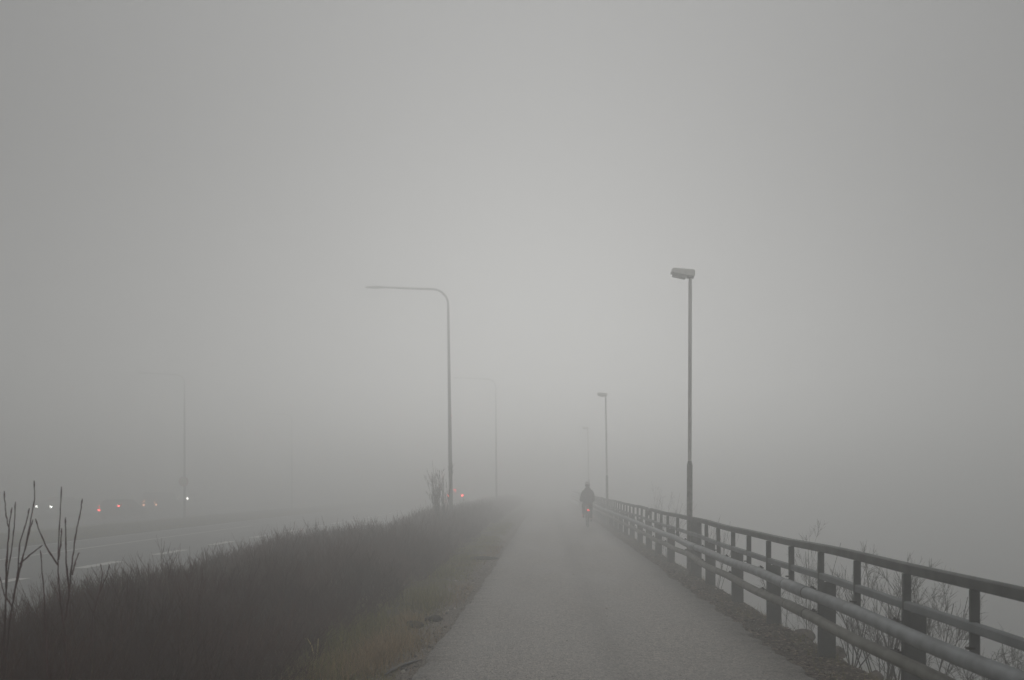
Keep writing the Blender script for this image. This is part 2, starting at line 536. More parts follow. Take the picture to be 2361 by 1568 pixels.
wm = bpy.data.materials.new('grey_water'); wm.use_nodes = True
b_ = wm.node_tree.nodes['Principled BSDF']
b_.inputs['Base Color'].default_value = (0.07, 0.08, 0.08, 1); b_.inputs['Roughness'].default_value = 0.25
n_ = wm.node_tree.nodes.new('ShaderNodeTexNoise'); n_.inputs['Scale'].default_value = 1.6; n_.inputs['Detail'].default_value = 4
g_ = wm.node_tree.nodes.new('ShaderNodeNewGeometry'); wm.node_tree.links.new(g_.outputs['Position'], n_.inputs['Vector'])
p_ = wm.node_tree.nodes.new('ShaderNodeBump'); p_.inputs['Distance'].default_value = 0.05
wm.node_tree.links.new(n_.outputs['Fac'], p_.inputs['Height']); wm.node_tree.links.new(p_.outputs['Normal'], b_.inputs['Normal'])
tag(MB().quad((10.0, -110, -9.0), (290, -110, -9.0), (290, 290, -9.0), (10.0, 290, -9.0)).build('water', wm), kind='structure')

# ------------------------------------------------------------------ fog
hz = MB().box((0, 90, -0.35), (600, 410, 22.1))
hm = bpy.data.materials.new('haze'); hm.use_nodes = True
ht = hm.node_tree
ht.nodes.remove(ht.nodes['Principled BSDF'])
pv = ht.nodes.new('ShaderNodeVolumePrincipled')
pv.inputs['Color'].default_value = (0.994, 0.997, 0.990, 1)
pv.inputs['Density'].default_value = 0.039
pv.inputs['Anisotropy'].default_value = 0.6
ht.links.new(pv.outputs[0], ht.nodes['Material Output'].inputs['Volume'])
tag(hz.build('haze', hm), kind='stuff')

# ------------------------------------------------------------------ railing beside the path
def wav(y, s, a):
    return a * (math.sin(y * 0.83 + s) + 0.6 * math.sin(y * 2.1 + 2 * s))
rail = thing('metal_railing', 'long grey steel railing of round guard pipes under a flat handrail, along the path edge', 'railing', (2.62, 7.6, 0))
RX = 2.62
def rl(p): return (p[0] - 2.62, p[1] - 7.6, p[2])
GAP = 20.2
def up_z(y): return 0.58 + wav(y, 0.4, 0.010) + 0.0015 * max(0, y - 10)
def lo_z(y):
    z = 0.355 + wav(y, 1.7, 0.010) + 0.0015 * max(0, y - 10)
    if y > 13.05: z += 0.028 * min(1, (y - 13.05) / 0.35) - 0.02 * max(0, min(1, (y - 13.6) / 3))
    return z
def top_z(y): return 1.005 + wav(y, 2.6, 0.008) + 0.0012 * max(0, y - 10)
def mid_z(y): return 0.735 + wav(y, 2.3, 0.008) + 0.0012 * max(0, y - 10)
def sidew(y, s): return wav(y, s, 0.012)
ys = [1.5 + 0.22 * k for k in range(360)]
MB().tube([rl((2.50 + sidew(y, 3), y, up_z(y))) for y in ys], 0.055, 24).build('upper_pipe', M['pipe'], rail, True)
MB().tube([rl((2.52 + sidew(y, 5), y, lo_z(y))) for y in ys], 0.047, 24).build('lower_pipe', M['pipe_low'], rail, True)
def flat_bar(name, yset, zf, wd, ht_, mt, bend0=False, bend1=False):
    rings = []
    L = len(yset)
    for k, y in enumerate(yset):
        z = zf(y); x = RX + sidew(y, 7) * 0.7
        b = 0
        if bend1: b = max(b, (0.42 - (yset[-1] - y)) / 0.42)
        if bend0: b = max(b, (0.30 - (y - yset[0])) / 0.30)
        b = max(0, b)
        z -= (0.12 if bend1 else 0.085) * b * b
        w2, h2 = wd / 2, ht_ / 2
        c = 0.008
        rings.append([rl((x + dx, y, z + dz)) for dx, dz in ((-w2, -h2 + c), (-w2 + c, -h2), (w2 - c, -h2), (w2, -h2 + c), (w2, h2 - c), (w2 - c, h2), (-w2 + c, h2), (-w2, h2 - c))])
    return MB().loft(rings).build(name, mt, rail)
def span(a, b, st): return [a + (b - a) * k / int((b - a) / st) for k in range(int((b - a) / st) + 1)]
flat_bar('top_rail', span(1.5, GAP - 0.04, 0.06), top_z, 0.06, 0.074, M['galv_dark'], bend1=True)
flat_bar('top_rail', span(GAP + 0.04, 80, 0.08), top_z, 0.06, 0.074, M['galv_dark'], bend0=True)
flat_bar('middle_rail', span(1.5, 80, 0.25), mid_z, 0.05, 0.062, M['galv'])

posts = [2.05, 3.93, 5.80, 7.60, 9.38, 11.15, 13.0, 14.5, 17.1, 19.0, 20.75, 22.7, 24.8] + [26.7 + 1.9 * k for k in range(20)]
proto_post = proto_bal = proto_clip = None
def post_mesh(h):
    mb = MB()
    # U channel: web faces the path direction, flanges run back
    mb.box((0.0, 0.0, h / 2 - 0.2), (0.155, 0.010, h + 0.4))
    mb.box((-0.0735, 0.030, h / 2 - 0.2), (0.008, 0.050, h + 0.398))
    mb.box((0.0735, 0.030, h / 2 - 0.2), (0.008, 0.050, h + 0.398))
    mb.box((-0.118, 0.012, 0.58), (0.088, 0.012, 0.05))      # bracket to the upper pipe
    mb.box((-0.105, 0.012, 0.355), (0.066, 0.012, 0.05))     # bracket to the lower pipe
    return mb
for i_, y in enumerate(posts):
    tall = abs(y - 14.5) < 0.1
    h = 0.99 if tall else 0.685 + random.uniform(-0.015, 0.02)
    xc = 2.70 if not tall else 2.74
    if tall or proto_post is None:
        o = post_mesh(h).build('guard_post', M['galv_dark'], rail)
        if not tall: proto_post = o
    else:
        o = proto_post.copy(); col.objects.link(o)
    o.location = rl((xc, y + (0.03 if not tall else -0.05), ground_z(xc, y) * 0.0 + random.uniform(-0.012, 0.012)))
    o.rotation_euler = (random.uniform(-0.012, 0.012), random.uniform(-0.012, 0.012), random.uniform(-0.08, 0.08))
    if tall:
        o.scale = (1.15, 1.2, 1)
# clips where pipes are bolted
for y in posts[:16]:
    for zf, x, r_ in ((up_z, 2.50, 0.055), (lo_z, 2.52, 0.047)):
        mb = MB()
        mb.box((0.005, 0.0, 0.0), (0.05, 0.10, 0.012), 0.003)
        mb.tube([(0.01, -0.025, 0.0), (0.01, -0.025, 0.02)], 0.009, 8)
        mb.tube([(0.01, 0.025, 0.0), (0.01, 0.025, 0.02)], 0.009, 8)
        o = mb.build('pipe_clip', M['bolt'], rail)
        o.location = rl((x + 0.035 + sidew(y, 3 if r_ > 0.05 else 5), y, zf(y) + r_ * 0.85))
# joint sleeves on the pipes
for y, zf, x, r_, mt in ((7.95, up_z, 2.50, 0.055, 'pipe'), (8.0, lo_z, 2.52, 0.047, 'pipe_low'), (13.6, up_z, 2.50, 0.055, 'pipe'), (19.5, up_z, 2.50, 0.055, 'pipe'), (13.3, lo_z, 2.52, 0.047, 'pipe_low')):
    s_ = 3 if r_ > 0.05 else 5
    MB().tube([rl((x + sidew(y + d, s_), y + d, zf(y + d))) for d in (-0.3, -0.295, 0.295, 0.3)], [r_ + 0.002, r_ + 0.006, r_ + 0.006, r_ + 0.002], 20).build('pipe_sleeve', M[mt], rail, True)
    for e_ in (-0.31, 0.31):
        MB().tube([rl((x + sidew(y + d, s_), y + d, zf(y + d))) for d in (e_ - 0.006, e_ + 0.006)], r_ + 0.0045, 20).build('joint_ring', M['bolt'], rail, True)

def baluster(y, zb, lean=0.0):
    global proto_bal
    zt = top_z(y) - 0.04
    mb = MB().box((0, 0, 0), (0.058, 0.026, zt - zb), 0.004)
    o = mb.build('upright', M['galv_dark'], rail)
    o.location = rl((RX + 0.0, y, (zt + zb) / 2))
    o.rotation_euler = (0, lean, random.uniform(-0.05, 0.05))
mids = []
for a_, c_ in zip(posts, posts[1:]):
    mids.append((a_ + c_) / 2)
for y in posts:
    if abs(y - 14.5) > 0.1:
        baluster(y - 0.02, 0.50)
for y in mids:
    ln = 0.03 if 11.8 < y < 12.3 else random.uniform(-0.006, 0.006)
    if 13.2 < y < 14.4:
        baluster(13.62, 0.44); continue
    if y > 65: continue
    baluster(y, up_z(y) - 0.02, -ln)
for y in (GAP - 0.30, GAP + 0.36):
    baluster(y, 0.56)
for y in mids[:12]:
    MB().box((0, 0, 0), (0.05, 0.03, 0.014), 0.003).build('upright_clip', M['bolt'], rail, loc=rl((2.57, y - 0.045, up_z(y) + 0.055)))

# ------------------------------------------------------------------ path lamps (low posts with a boxed head)
def path_lamp(label, x, y, lean, lowz=-0.2):
    t = thing('path_lamp', label, 'street lamp', (x, y, 0), 0, 'low street lamps along the railing')
    t.rotation_euler = (0, lean, 0)
    MB().tube([(0, 0, -0.25), (0, 0, 1.98), (0, 0, 2.06)], [0.052, 0.052, 0.036], 16).build('pole_sleeve', M['pole_dark'], t, True)
    MB().tube([(0, 0, 2.04), (0, 0, 5.34), (0, 0, 5.37), (0, 0, 5.44)], [0.035, 0.033, 0.028, 0.028], 16).build('pole', M['pole'], t, True)
    # shell: tapering box, underside cut up towards the outer end; it reaches over the path (-x)
    sh = MB()
    rings = []
    for xx, zt, zb, hw, bev in ((0.075, 5.555, 5.455, 0.075, 0.02), (0.06, 5.565, 5.437, 0.085, 0.025), (-0.06, 5.575, 5.452, 0.098, 0.03), (-0.20, 5.588, 5.478, 0.105, 0.032), (-0.315, 5.595, 5.505, 0.10, 0.032), (-0.335, 5.585, 5.515, 0.09, 0.03), (-0.355, 5.53, 5.505, 0.085, 0.008)):
        rings.append([(xx, -hw, zb), (xx, -hw * 0.86, zt - bev), (xx, -hw * 0.6, zt), (xx, hw * 0.6, zt), (xx, hw * 0.86, zt - bev), (xx, hw, zb)])
    sh.loft(rings)
    sh.build('lamp_housing', M['lamp_shell'], t)
    nk = MB(); nk.box((0.005, 0, 5.432), (0.12, 0.11, 0.028), 0.008)
    nk.build('lamp_collar', M['pole_dark'], t)
    bw = MB(); rings = []
    for xx, zt, zb, hw in ((-0.075, 5.452, 5.425, 0.05), (-0.10, 5.46, 5.398, 0.075), (-0.20, 5.48, 5.422, 0.08), (-0.315, 5.502, 5.445, 0.076), (-0.335, 5.505, 5.462, 0.06)):
        rings.append([(xx, -hw, zt), (xx, -hw * 0.9, zb + 0.012), (xx, -hw * 0.6, zb), (xx, hw * 0.6, zb), (xx, hw * 0.9, zb + 0.012), (xx, hw, zt)])
    bw.loft(rings).build('lamp_cover', M['lamp_bowl'], t)
    return t
path_lamp('tall grey street lamp with pale boxy head, the clearest lamp, behind the railing', 2.64, 14.62, R(0.15))
path_lamp('hazy grey street lamp with flat head, standing behind the railing just right of the cyclist', 2.64, 33.9, R(-0.9))
path_lamp('ghostly faint street lamp almost lost in fog, rising directly above the cyclist', 2.93, 53.3, R(-1.2))

# ------------------------------------------------------------------ road lamps (tall, bent arm over the road)
def road_lamp(label, x, y, zb, group, lean=0.0, arm=3.35, top=9.55):
    t = thing('road_lamp', label, 'street lamp', (x, y, zb), 0, group)
    t.rotation_euler = (0, lean, 0)
    h = top - zb
    pts = [(0, 0, -0.3), (0, 0, 2.4), (0, 0, h - 0.75)]
    rd = [0.085, 0.078, 0.046]
    for k in range(1, 9):
        an = k / 8 * R(87)
        pts.append((-0.62 * (1 - math.cos(an)), 0, h - 0.75 + 0.62 * math.sin(an)))
        rd.append(0.045)
    MB().tube(pts, rd, 14).build('pole', M['road_pole'], t, True)
    x0, z0 = pts[-1][0], pts[-1][2]
    MB().tube([(x0 + 0.002, 0, z0), (x0 - 1.2, 0, z0 + 0.06), (x0 - (arm - 1.35), 0, z0 + 0.105)], [0.048, 0.042, 0.036], 12).build('lamp_arm', M['road_pole'], t, True)
    rings = []
    xb, zb2 = x0 - (arm - 1.40), z0 + 0.105
    for f, hw, up, dn in ((0, 0.05, 0.036, 0.036), (0.12, 0.11, 0.040, 0.034), (0.4, 0.14, 0.040, 0.034), (0.65, 0.12, 0.03, 0.02), (0.74, 0.05, 0.014, 0.008)):
        rings.append([(xb - f, -hw, zb2), (xb - f, -hw * 0.6, zb2 + up), (xb - f, hw * 0.6, zb2 + up), (xb - f, hw, zb2), (xb - f, hw * 0.7, zb2 - dn), (xb - f, -hw * 0.7, zb2 - dn)])
    MB().loft(rings).build('lamp_head', M['road_pole'], t)
    return t
g1 = 'tall bent-arm road lamps in the hedge'
g2 = 'tall bent-arm road lamps on the median'
road_lamp('tallest bent-arm road lamp standing in the hedge beside a bare sapling', -3.75, 31.6, 0.0, g1, R(-0.75))
road_lamp('fainter bent-arm road lamp further along the hedge, pale in the fog', -3.70, 60.0, 0.0, g1, R(-0.4), top=9.8)
road_lamp('faint bent-arm road lamp on the grass median, carrying a round traffic sign', -25.3, 55.8, -0.62, g2, 0.0)
road_lamp('barely visible road lamp further along the grass median', -25.3, 79.4, -0.62, g2, 0.0, top=8.9)

# round traffic sign strapped to the median lamp
M['sign_rim'] = mat('red_sign_rim', (0.36, 0.05, 0.03), (0.28, 0.045, 0.03), rough=0.5)
M['sign_face'] = mat('yellow_sign_face', (0.36, 0.28, 0.10), (0.30, 0.23, 0.08), rough=0.5)
sg = thing('traffic_sign', 'round red rimmed traffic sign on the median lamp post', 'sign', (-25.3, 55.66, 1.92))
MB().tube([(0, 0, 0), (0, -0.012, 0)], 0.345, 40).build('sign_rim', M['sign_rim'], sg)
MB().tube([(0, -0.0125, 0), (0, -0.016, 0)], 0.265, 40).build('sign_face', M['sign_face'], sg)
MB().box((0, 0.03, 0.14), (0.16, 0.06, 0.03)).build('sign_bracket', M['pole'], sg)

# ------------------------------------------------------------------ thicket of bare twigs between path and road
def stem_template(h, n_side, r0, seed, segs=4, sub=0):
    g = np.random.default_rng(seed)
    polys = []
    lean = g.normal(0, 0.16, 2)
    t = np.linspace(0, 1, segs + 1)
    bend = g.normal(0, 0.05, 2)
    main = np.stack([lean[0] * t * h + bend[0] * np.sin(t * 4), lean[1] * t * h + bend[1] * np.sin(t * 4 + 1), t * h], 1)
    main[:, 2] *= 1
    polys.append((main, r0 * (1 - 0.75 * t)))
    for _ in range(n_side):
        f = g.uniform(0.3, 0.95)
        p = np.array([np.interp(f, t, main[:, c]) for c in range(3)])
        az = g.uniform(0, 2 * math.pi)
        L = h * g.uniform(0.14, 0.34) * (1.15 - 0.6 * f)
        out = g.uniform(0.35, 0.8)
        d = np.array([math.cos(az) * out, math.sin(az) * out, 1.0]); d /= np.linalg.norm(d)
        m_ = p + d * L * 0.5
        e_ = p + d * L + np.array([0, 0, L * 0.18])
        polys.append((np.array([p, m_, e_]), np.array([r0 * 0.5, r0 * 0.4, r0 * 0.2])))
        if sub:
            for q_ in range(sub):
                az2 = az + g.uniform(-1.4, 1.4)
                d2 = np.array([math.cos(az2) * 0.7, math.sin(az2) * 0.7, 0.9]); d2 /= np.linalg.norm(d2)
                polys.append((np.array([m_, m_ + d2 * L * g.uniform(0.3, 0.5)]), np.array([r0 * 0.35, r0 * 0.18])))
    return tube_arrays(polys, 3)

def scatter(templates, P, S, ang, tilt=None):
    """instances of templates at P with per-axis scale S, rotated ang, as merged arrays"""
    V, Q, base = [], [], 0
    which = rng.integers(0, len(templates), len(P))
    for ti, (tv, tq) in enumerate(templates):
        idx = np.where(which == ti)[0]
        if not len(idx): continue
        c, s = np.cos(ang[idx])[:, None], np.sin(ang[idx])[:, None]
        x = tv[None, :, 0] * S[idx, 0][:, None]; y = tv[None, :, 1] * S[idx, 0][:, None]; z = tv[None, :, 2] * S[idx, 1][:, None]
        v = np.stack([x * c - y * s, x * s + y * c, z], -1)
        if tilt is not None:
            v[:, :, 0] += tilt[idx, 0][:, None] * v[:, :, 2]
            v[:, :, 1] += tilt[idx, 1][:, None] * v[:, :, 2]
        v += P[idx][:, None, :]
        nv = tv.shape[0]
        V.append(v.reshape(-1, 3))
        Q.append((tq[None] + (np.arange(len(idx)) * nv)[:, None, None]).reshape(-1, 4) + base)
        base += nv * len(idx)
    return np.concatenate(V), np.concatenate(Q)

def hedge_height(x, y):
    far = np.interp(y, [3, 6.8, 10.6, 15, 19, 23, 28, 34, 90], [-4.3, -4.8, -5.3, -5.75, -5.8, -4.9, -4.9, -5.3, -5.5])
    near = np.interp(y, [3, 6.5, 9, 12, 20, 90], [-1.9, -1.98, -2.05, -2.12, -2.2, -2.3]) + 0.35 * (vnoise(y * 0.8, y * 0, 21) - 0.5)
    base = np.interp(y, [3, 10, 15, 20, 25, 31, 36, 50, 90], [0.75, 0.75, 0.74, 0.66, 0.68, 0.84, 0.76, 0.66, 0.66])
    up = np.clip((near - x) / 0.8, 0, 1) ** 0.7
    dn = np.clip((x - far) / 0.5, 0, 1) ** 0.5
    h = base * (0.36 + 0.64 * up) * (0.55 + 0.45 * dn) * (0.82 + 0.36 * vnoise(x * 1.7, y * 1.7, 8)) * (0.92 + 0.16 * vnoise(x * 6, y * 6, 9))
    inside = (x < near) & (x > far)
    return h, inside

def hedge_part(y0, y1, dens, templates, smin=1.0):
    n = int((y1 - y0) * 4.2 * dens)
    x = rng.uniform(-6.0, -1.6, n); y = rng.uniform(y0, y1, n)
    h, ins = hedge_height(x, y)
    x, y, h = x[ins], y[ins], h[ins]
    n = len(x)
    hh = h * rng.normal(0.88, 0.11, n).clip(0.5, 1.2)
    tall = rng.random(n) < 0.03
    hh[tall] *= rng.uniform(1.05, 1.25, tall.sum())
    P = np.stack([x, y, ground_z(x, y) - 0.02], 1)
    S = np.stack([smin * rng.uniform(0.8, 1.2, n), hh], 1)
    tilt = np.stack([0.25 * (vnoise(x * 0.9, y * 0.9, 31) - 0.5) + rng.normal(0, 0.07, n), 0.35 * (vnoise(x * 0.9, y * 0.9, 32) - 0.5) + rng.normal(0, 0.07, n)], 1)
    return scatter(templates, P, S, rng.uniform(0, 6.28, n), tilt)

hiT = [stem_template(1.0, 9, 0.0045, 100 + k, 4, 1) for k in range(14)]
midT = [stem_template(1.0, 7, 0.006, 200 + k, 3, 0) for k in range(10)]
loT = [stem_template(1.0, 5, 0.010, 300 + k, 2, 0) for k in range(8)]
parts = [hedge_part(3.0, 9.5, 330, hiT, 0.75), hedge_part(9.5, 18, 200, midT, 0.8), hedge_part(18, 40, 110, loT, 0.9), hedge_part(40, 88, 60, loT, 1.2)]
V, Q, base = [], [], 0
for v, q in parts:
    V.append(v); Q.append(q + base); base += len(v)
hedge = link('hedge', mesh_np('hedge', np.concatenate(V), np.concatenate(Q)), M['twig'])
tag(hedge, 'long low thicket of bare dark brown twigs between the path and the road', 'hedge', kind='stuff')

# ------------------------------------------------------------------ bare shrubs and shoots
def branching(seed, n_stem, height, spread, r0, levels=3, kids=(3, 5), up=0.35, straight=0.06, base_r=0.06, len_f=0.5, ang=0.55):
    """bare bush: returns (stems, twigs) as polylines"""
    g = np.random.default_rng(seed)
    stems, twigs = [], []
    def grow(p, d, L, r, lev):
        n = max(3, int(4 + 2 * (lev == 0)))
        pts = [p.copy()]
        dd = d.copy()
        for k in range(n):
            dd = dd + g.normal(0, straight * (1 + lev * 0.6), 3) + np.array([0, 0, up * 0.12])
            dd /= np.linalg.norm(dd)
            pts.append(pts[-1] + dd * L / n)
        pts = np.array(pts)
        t = np.linspace(0, 1, n + 1)
        rad = r * (1 - 0.65 * t)
        (stems if lev == 0 else twigs).append((pts, rad))
        if lev >= levels: return
        for _ in range(g.integers(kids[0], kids[1] + 1)):
            f = g.uniform(0.2, 0.88)
            q_ = np.array([np.interp(f, t, pts[:, c]) for c in range(3)])
            ax = g.normal(0, 1, 3); ax -= dd * ax.dot(dd); ax /= np.linalg.norm(ax) + 1e-9
            a_ = ang * g.uniform(0.6, 1.3)
            d2 = dd * math.cos(a_) + ax * math.sin(a_) + np.array([0, 0, up * 0.3]); d2 /= np.linalg.norm(d2)
            grow(q_, d2, max(0.11, L * len_f * g.uniform(0.65, 1.2) * (1.15 - 0.5 * f)), max(0.0016, r * (1 - 0.65 * f) * 0.55), lev + 1)
    for s in range(n_stem):
        az = g.uniform(0, 2 * math.pi)
        sp = spread * math.sqrt(g.uniform(0.02, 1))
        d = np.array([math.cos(az) * sp, math.sin(az) * sp, 1.0]); d /= np.linalg.norm(d)
        p = np.array([math.cos(az) * base_r * g.uniform(0, 1), math.sin(az) * base_r * g.uniform(0, 1), 0.0])
        grow(p, d, height * g.uniform(0.7, 1.0) * 0.85, r0 * g.uniform(0.7, 1.1), 0)
    return stems, twigs

def bare_shrub(name, label, cat, loc, group, **kw):
    st, tw = branching(**kw)
    # fit the whole bush to its height
    tops = [p[:, 2].max() for p, _ in st + tw]
    f_ = kw['height'] / max(tops)
    for p, _ in st + tw: p[:, 2] *= f_
    t = thing(name, label, cat, loc, 0, group)
    a_ = link('stems', mesh_np('stems', *tube_arrays(st, 6)), M['bark'], t, True)
    if tw:
        link('twigs', mesh_np('twigs', *tube_arrays(tw, 4)), M['bark'], t, True)
    return t

gr = 'bare shrubs on the bank behind the railing'
def gz(x, y): return float(ground_z(x, y))
def shrub_at(name, label, cat, x, y, top, **kw):
    z = gz(x, y) - 0.05
    bare_shrub(name, label, cat, (x, y, z), gr, height=(top - z), **kw)
shrub_at('bare_shrub', 'slender bare birch-like bush behind the railing, the first tall bush past the lamp post', 'shrub', 4.45, 13.3, 1.05, seed=41, n_stem=6, spread=0.16, r0=0.010, levels=3, kids=(4, 6), len_f=0.42, ang=0.6, straight=0.06)
shrub_at('bare_shrub', 'wide fan-shaped bare bush with pale forking branches, seen between two railing uprights', 'shrub', 3.85, 9.0, 1.0, seed=44, n_stem=9, spread=0.42, r0=0.011, levels=3, kids=(4, 6), len_f=0.5, ang=0.45, straight=0.06)
shrub_at('bare_shrub', 'bare bush with spiky upright tips just right of the fan-shaped bush', 'shrub', 3.85, 8.3, 0.95, seed=47, n_stem=9, spread=0.36, r0=0.010, levels=3, kids=(4, 6), len_f=0.5, ang=0.45, straight=0.06)
shrub_at('bare_shrub', 'dense tangled bare bush at the frame edge, behind the nearest length of railing', 'shrub', 4.2, 7.1, 0.42, seed=52, n_stem=10, spread=0.5, r0=0.009, levels=3, kids=(4, 6), len_f=0.5, ang=0.6, straight=0.09)
shrub_at('bare_shrub', 'low wiry bare bush under the nearest guard pipe, lowest in the photo', 'shrub', 3.45, 6.1, 0.42, seed=55, n_stem=9, spread=0.75, r0=0.007, straight=0.14, levels=3, kids=(4, 6), len_f=0.42, ang=0.8)
shrub_at('bare_shrub', 'small straggly bare bush by the foot of the guard post with stones around it', 'shrub', 3.2, 8.3, 0.42, seed=58, n_stem=7, spread=0.8, r0=0.007, levels=2, kids=(4, 6), len_f=0.45, ang=0.8)
shrub_at('bare_shrub', 'few thin bare stalks behind the railing close past the lamp post', 'shrub', 3.35, 11.2, 0.55, seed=61, n_stem=6, spread=0.45, r0=0.006, levels=2, kids=(3, 5), len_f=0.4, ang=0.5)
shrub_at('bare_shrub', 'hazy wispy bare bush behind the railing, between the two nearer lamps', 'shrub', 4.4, 30.0, 1.85, seed=64, n_stem=12, spread=0.5, r0=0.012, levels=3, kids=(4, 6), len_f=0.4, ang=0.5)
shrub_at('bare_shrub', 'thin grassy bare bush just beyond the railing at the lamp post foot', 'shrub', 3.5, 16.4, 1.0, seed=67, n_stem=9, spread=0.3, r0=0.006, levels=2, kids=(3, 5), len_f=0.4, ang=0.4)

bare_shrub('bare_sapling', 'leafless many-stemmed sapling rising from the hedge beside the tall road lamp', 'sapling', (-3.40, 26.0, 0.0), None, seed=73, n_stem=11, height=2.45, spread=0.26, r0=0.015, levels=3, kids=(4, 6), len_f=0.36, ang=0.36, up=0.4, straight=0.05, base_r=0.12)
bare_shrub('bare_tree', 'faint leafless tree at the edge of the fog beyond the far road', 'tree', (-51.6, 75.0, -0.75), None, seed=79, n_stem=5, height=4.2, spread=0.4, r0=0.06, levels=3, kids=(4, 6), len_f=0.45, ang=0.5)

# tall red shoots close to the camera; each shoot is an outline of bends read off the photo (px, py at distance d)
def at(px, py, d):
    return np.array([(px - 1258) / 1836 * d, d, 1.6 - (py - 1121) / 1836 * d])
def shoots(label, d, lines, group):
    rootp = at(*lines[0][-1], d); gx_, gy_ = rootp[0], d
    t = thing('bare_shoots', label, 'shrub', (gx_, gy_, gz(gx_, gy_) - 0.03), 0, group)
    off = np.array(t.location)
    for ln in lines:
        g = np.random.default_rng(int(abs(ln[0][0] * 7 + ln[0][1])))
        dy = g.uniform(-0.18, 0.18)
        L = len(ln)
        pts = np.array([at(px, py, d + dy * k / max(1, L - 1)) for k, (px, py) in enumerate(ln[::-1])]) - off
        # refine with slight wobble
        f = np.linspace(0, L - 1, 5 * (L - 1) + 1)
        fine = np.stack([np.interp(f, np.arange(L), pts[:, c]) for c in range(3)], 1)
        fine[1:-1] += g.normal(0, 0.0009, (len(fine) - 2, 3))
        rad = np.linspace(0.0042, 0.0021, len(fine))
        # swellings at the buds
        for kk in range(4, len(fine) - 1, 5): rad[kk] *= 1.35
        rad[-2:] = [0.0036, 0.0018]
        o = link('shoot', mesh_np('shoot', *tube_arrays([(fine, rad)], 8)), M['shoot'], t, True)
    return t
gs = 'tall red-brown shoots above the hedge'
shoots('tuft of tall bare red shoots forking from one base, the tallest with a kinked tip', 4.3,
       [[(79, 1108), (80, 1150), (66, 1225), (52, 1290), (35, 1360), (22, 1440), (10, 1560), (6, 1640)],
        [(10, 1132), (13, 1180), (21, 1225), (14, 1300), (14, 1365), (12, 1440), (8, 1560), (6, 1640)],
        [(36, 1157), (33, 1215), (26, 1275), (16, 1330), (10, 1430), (7, 1560), (6, 1640)],
        [(28, 1170), (21, 1210), (17, 1280), (14, 1350)],
        [(68, 1172), (60, 1208), (45, 1255), (42, 1310), (28, 1400), (14, 1500), (6, 1640)],
        [(76, 1198), (64, 1245), (48, 1300), (30, 1380)],
        [(98, 1257), (72, 1277), (46, 1300)],
        [(0, 1330), (10, 1370), (28, 1400)]], gs)
shoots('two tall bare red shoots rising in a V from the hedge, with shorter side shoots', 4.1,
       [[(142, 1122), (138, 1200), (134, 1285), (134, 1320), (140, 1390), (150, 1460), (152, 1560), (154, 1660)],
        [(190, 1150), (185, 1185), (176, 1225), (166, 1300), (158, 1380), (150, 1430)],
        [(82, 1196), (94, 1232), (112, 1270), (134, 1303)],
        [(151, 1193), (152, 1240), (153, 1300), (160, 1365)],
        [(142, 1218), (141, 1250), (135, 1290)],
        [(183, 1274), (174, 1295), (167, 1325)],
        [(93, 1269), (98, 1320), (104, 1400), (108, 1500), (110, 1640)]], gs)
shoots('two short leaning brown shoots inside the hedge, right of the straight pair', 5.0,
       [[(253, 1302), (245, 1330), (228, 1370), (214, 1420), (208, 1500), (200, 1580)],
        [(232, 1300), (236, 1320), (234, 1345), (226, 1380)]], gs)

# ------------------------------------------------------------------ grass, litter, stones on the verges
def blades(x, y, L, wid, lean, curl, tone):
    n = len(x)
    az = rng.uniform(0, 6.283, n)
    dx, dy = np.cos(az), np.sin(az)
    z0 = ground_z(x, y)
    V = np.zeros((n, 8, 3))
    for k, f in enumerate((0, 0.4, 0.75, 1.0)):
        out = L * (lean * f + curl * f * f)
        up_ = L * f * np.sqrt(np.clip(1 - (lean * 0.6 + curl * 0.5) ** 2, 0.12, 1))
        up_ = up_ * (1 - 0.35 * curl * f * f)
        cx, cy_, cz = x + dx * out, y + dy * out, z0 + up_ - 0.005
        ww = wid * (1 - 0.9 * f) * 0.5
        V[:, 2 * k] = np.stack([cx - dy * ww, cy_ + dx * ww, cz], 1)
        V[:, 2 * k + 1] = np.stack([cx + dy * ww, cy_ - dx * ww, cz], 1)
    q1 = np.array([[0, 1, 3, 2], [2, 3, 5, 4], [4, 5, 7, 6]])
    Q = (q1[None] + (np.arange(n) * 8)[:, None, None]).reshape(-1, 4)
    return V.reshape(-1, 3), Q, np.repeat(tone, 8)

def merge(lst):
    V, Q, T, b = [], [], [], 0
    for v, q, t in lst:
        V.append(v); Q.append(q + b); T.append(t); b += len(v)
    return np.concatenate(V), np.concatenate(Q), np.concatenate(T)

def patch(cx, cy_, sx_, sy_, n, L, wid, lean=0.5, curl=0.5):
    x = rng.normal(cx, sx_, n); y = rng.normal(cy_, sy_, n)
    keep = (x < -1.12) & (y > 3)
    x, y = x[keep], y[keep]; n = len(x)
    return blades(x, y, L * rng.uniform(0.5, 1.3, n), np.full(n, wid) * rng.uniform(0.6, 1.3, n), rng.uniform(0, lean, n), rng.uniform(0, curl, n), rng.uniform(0, 1, n))

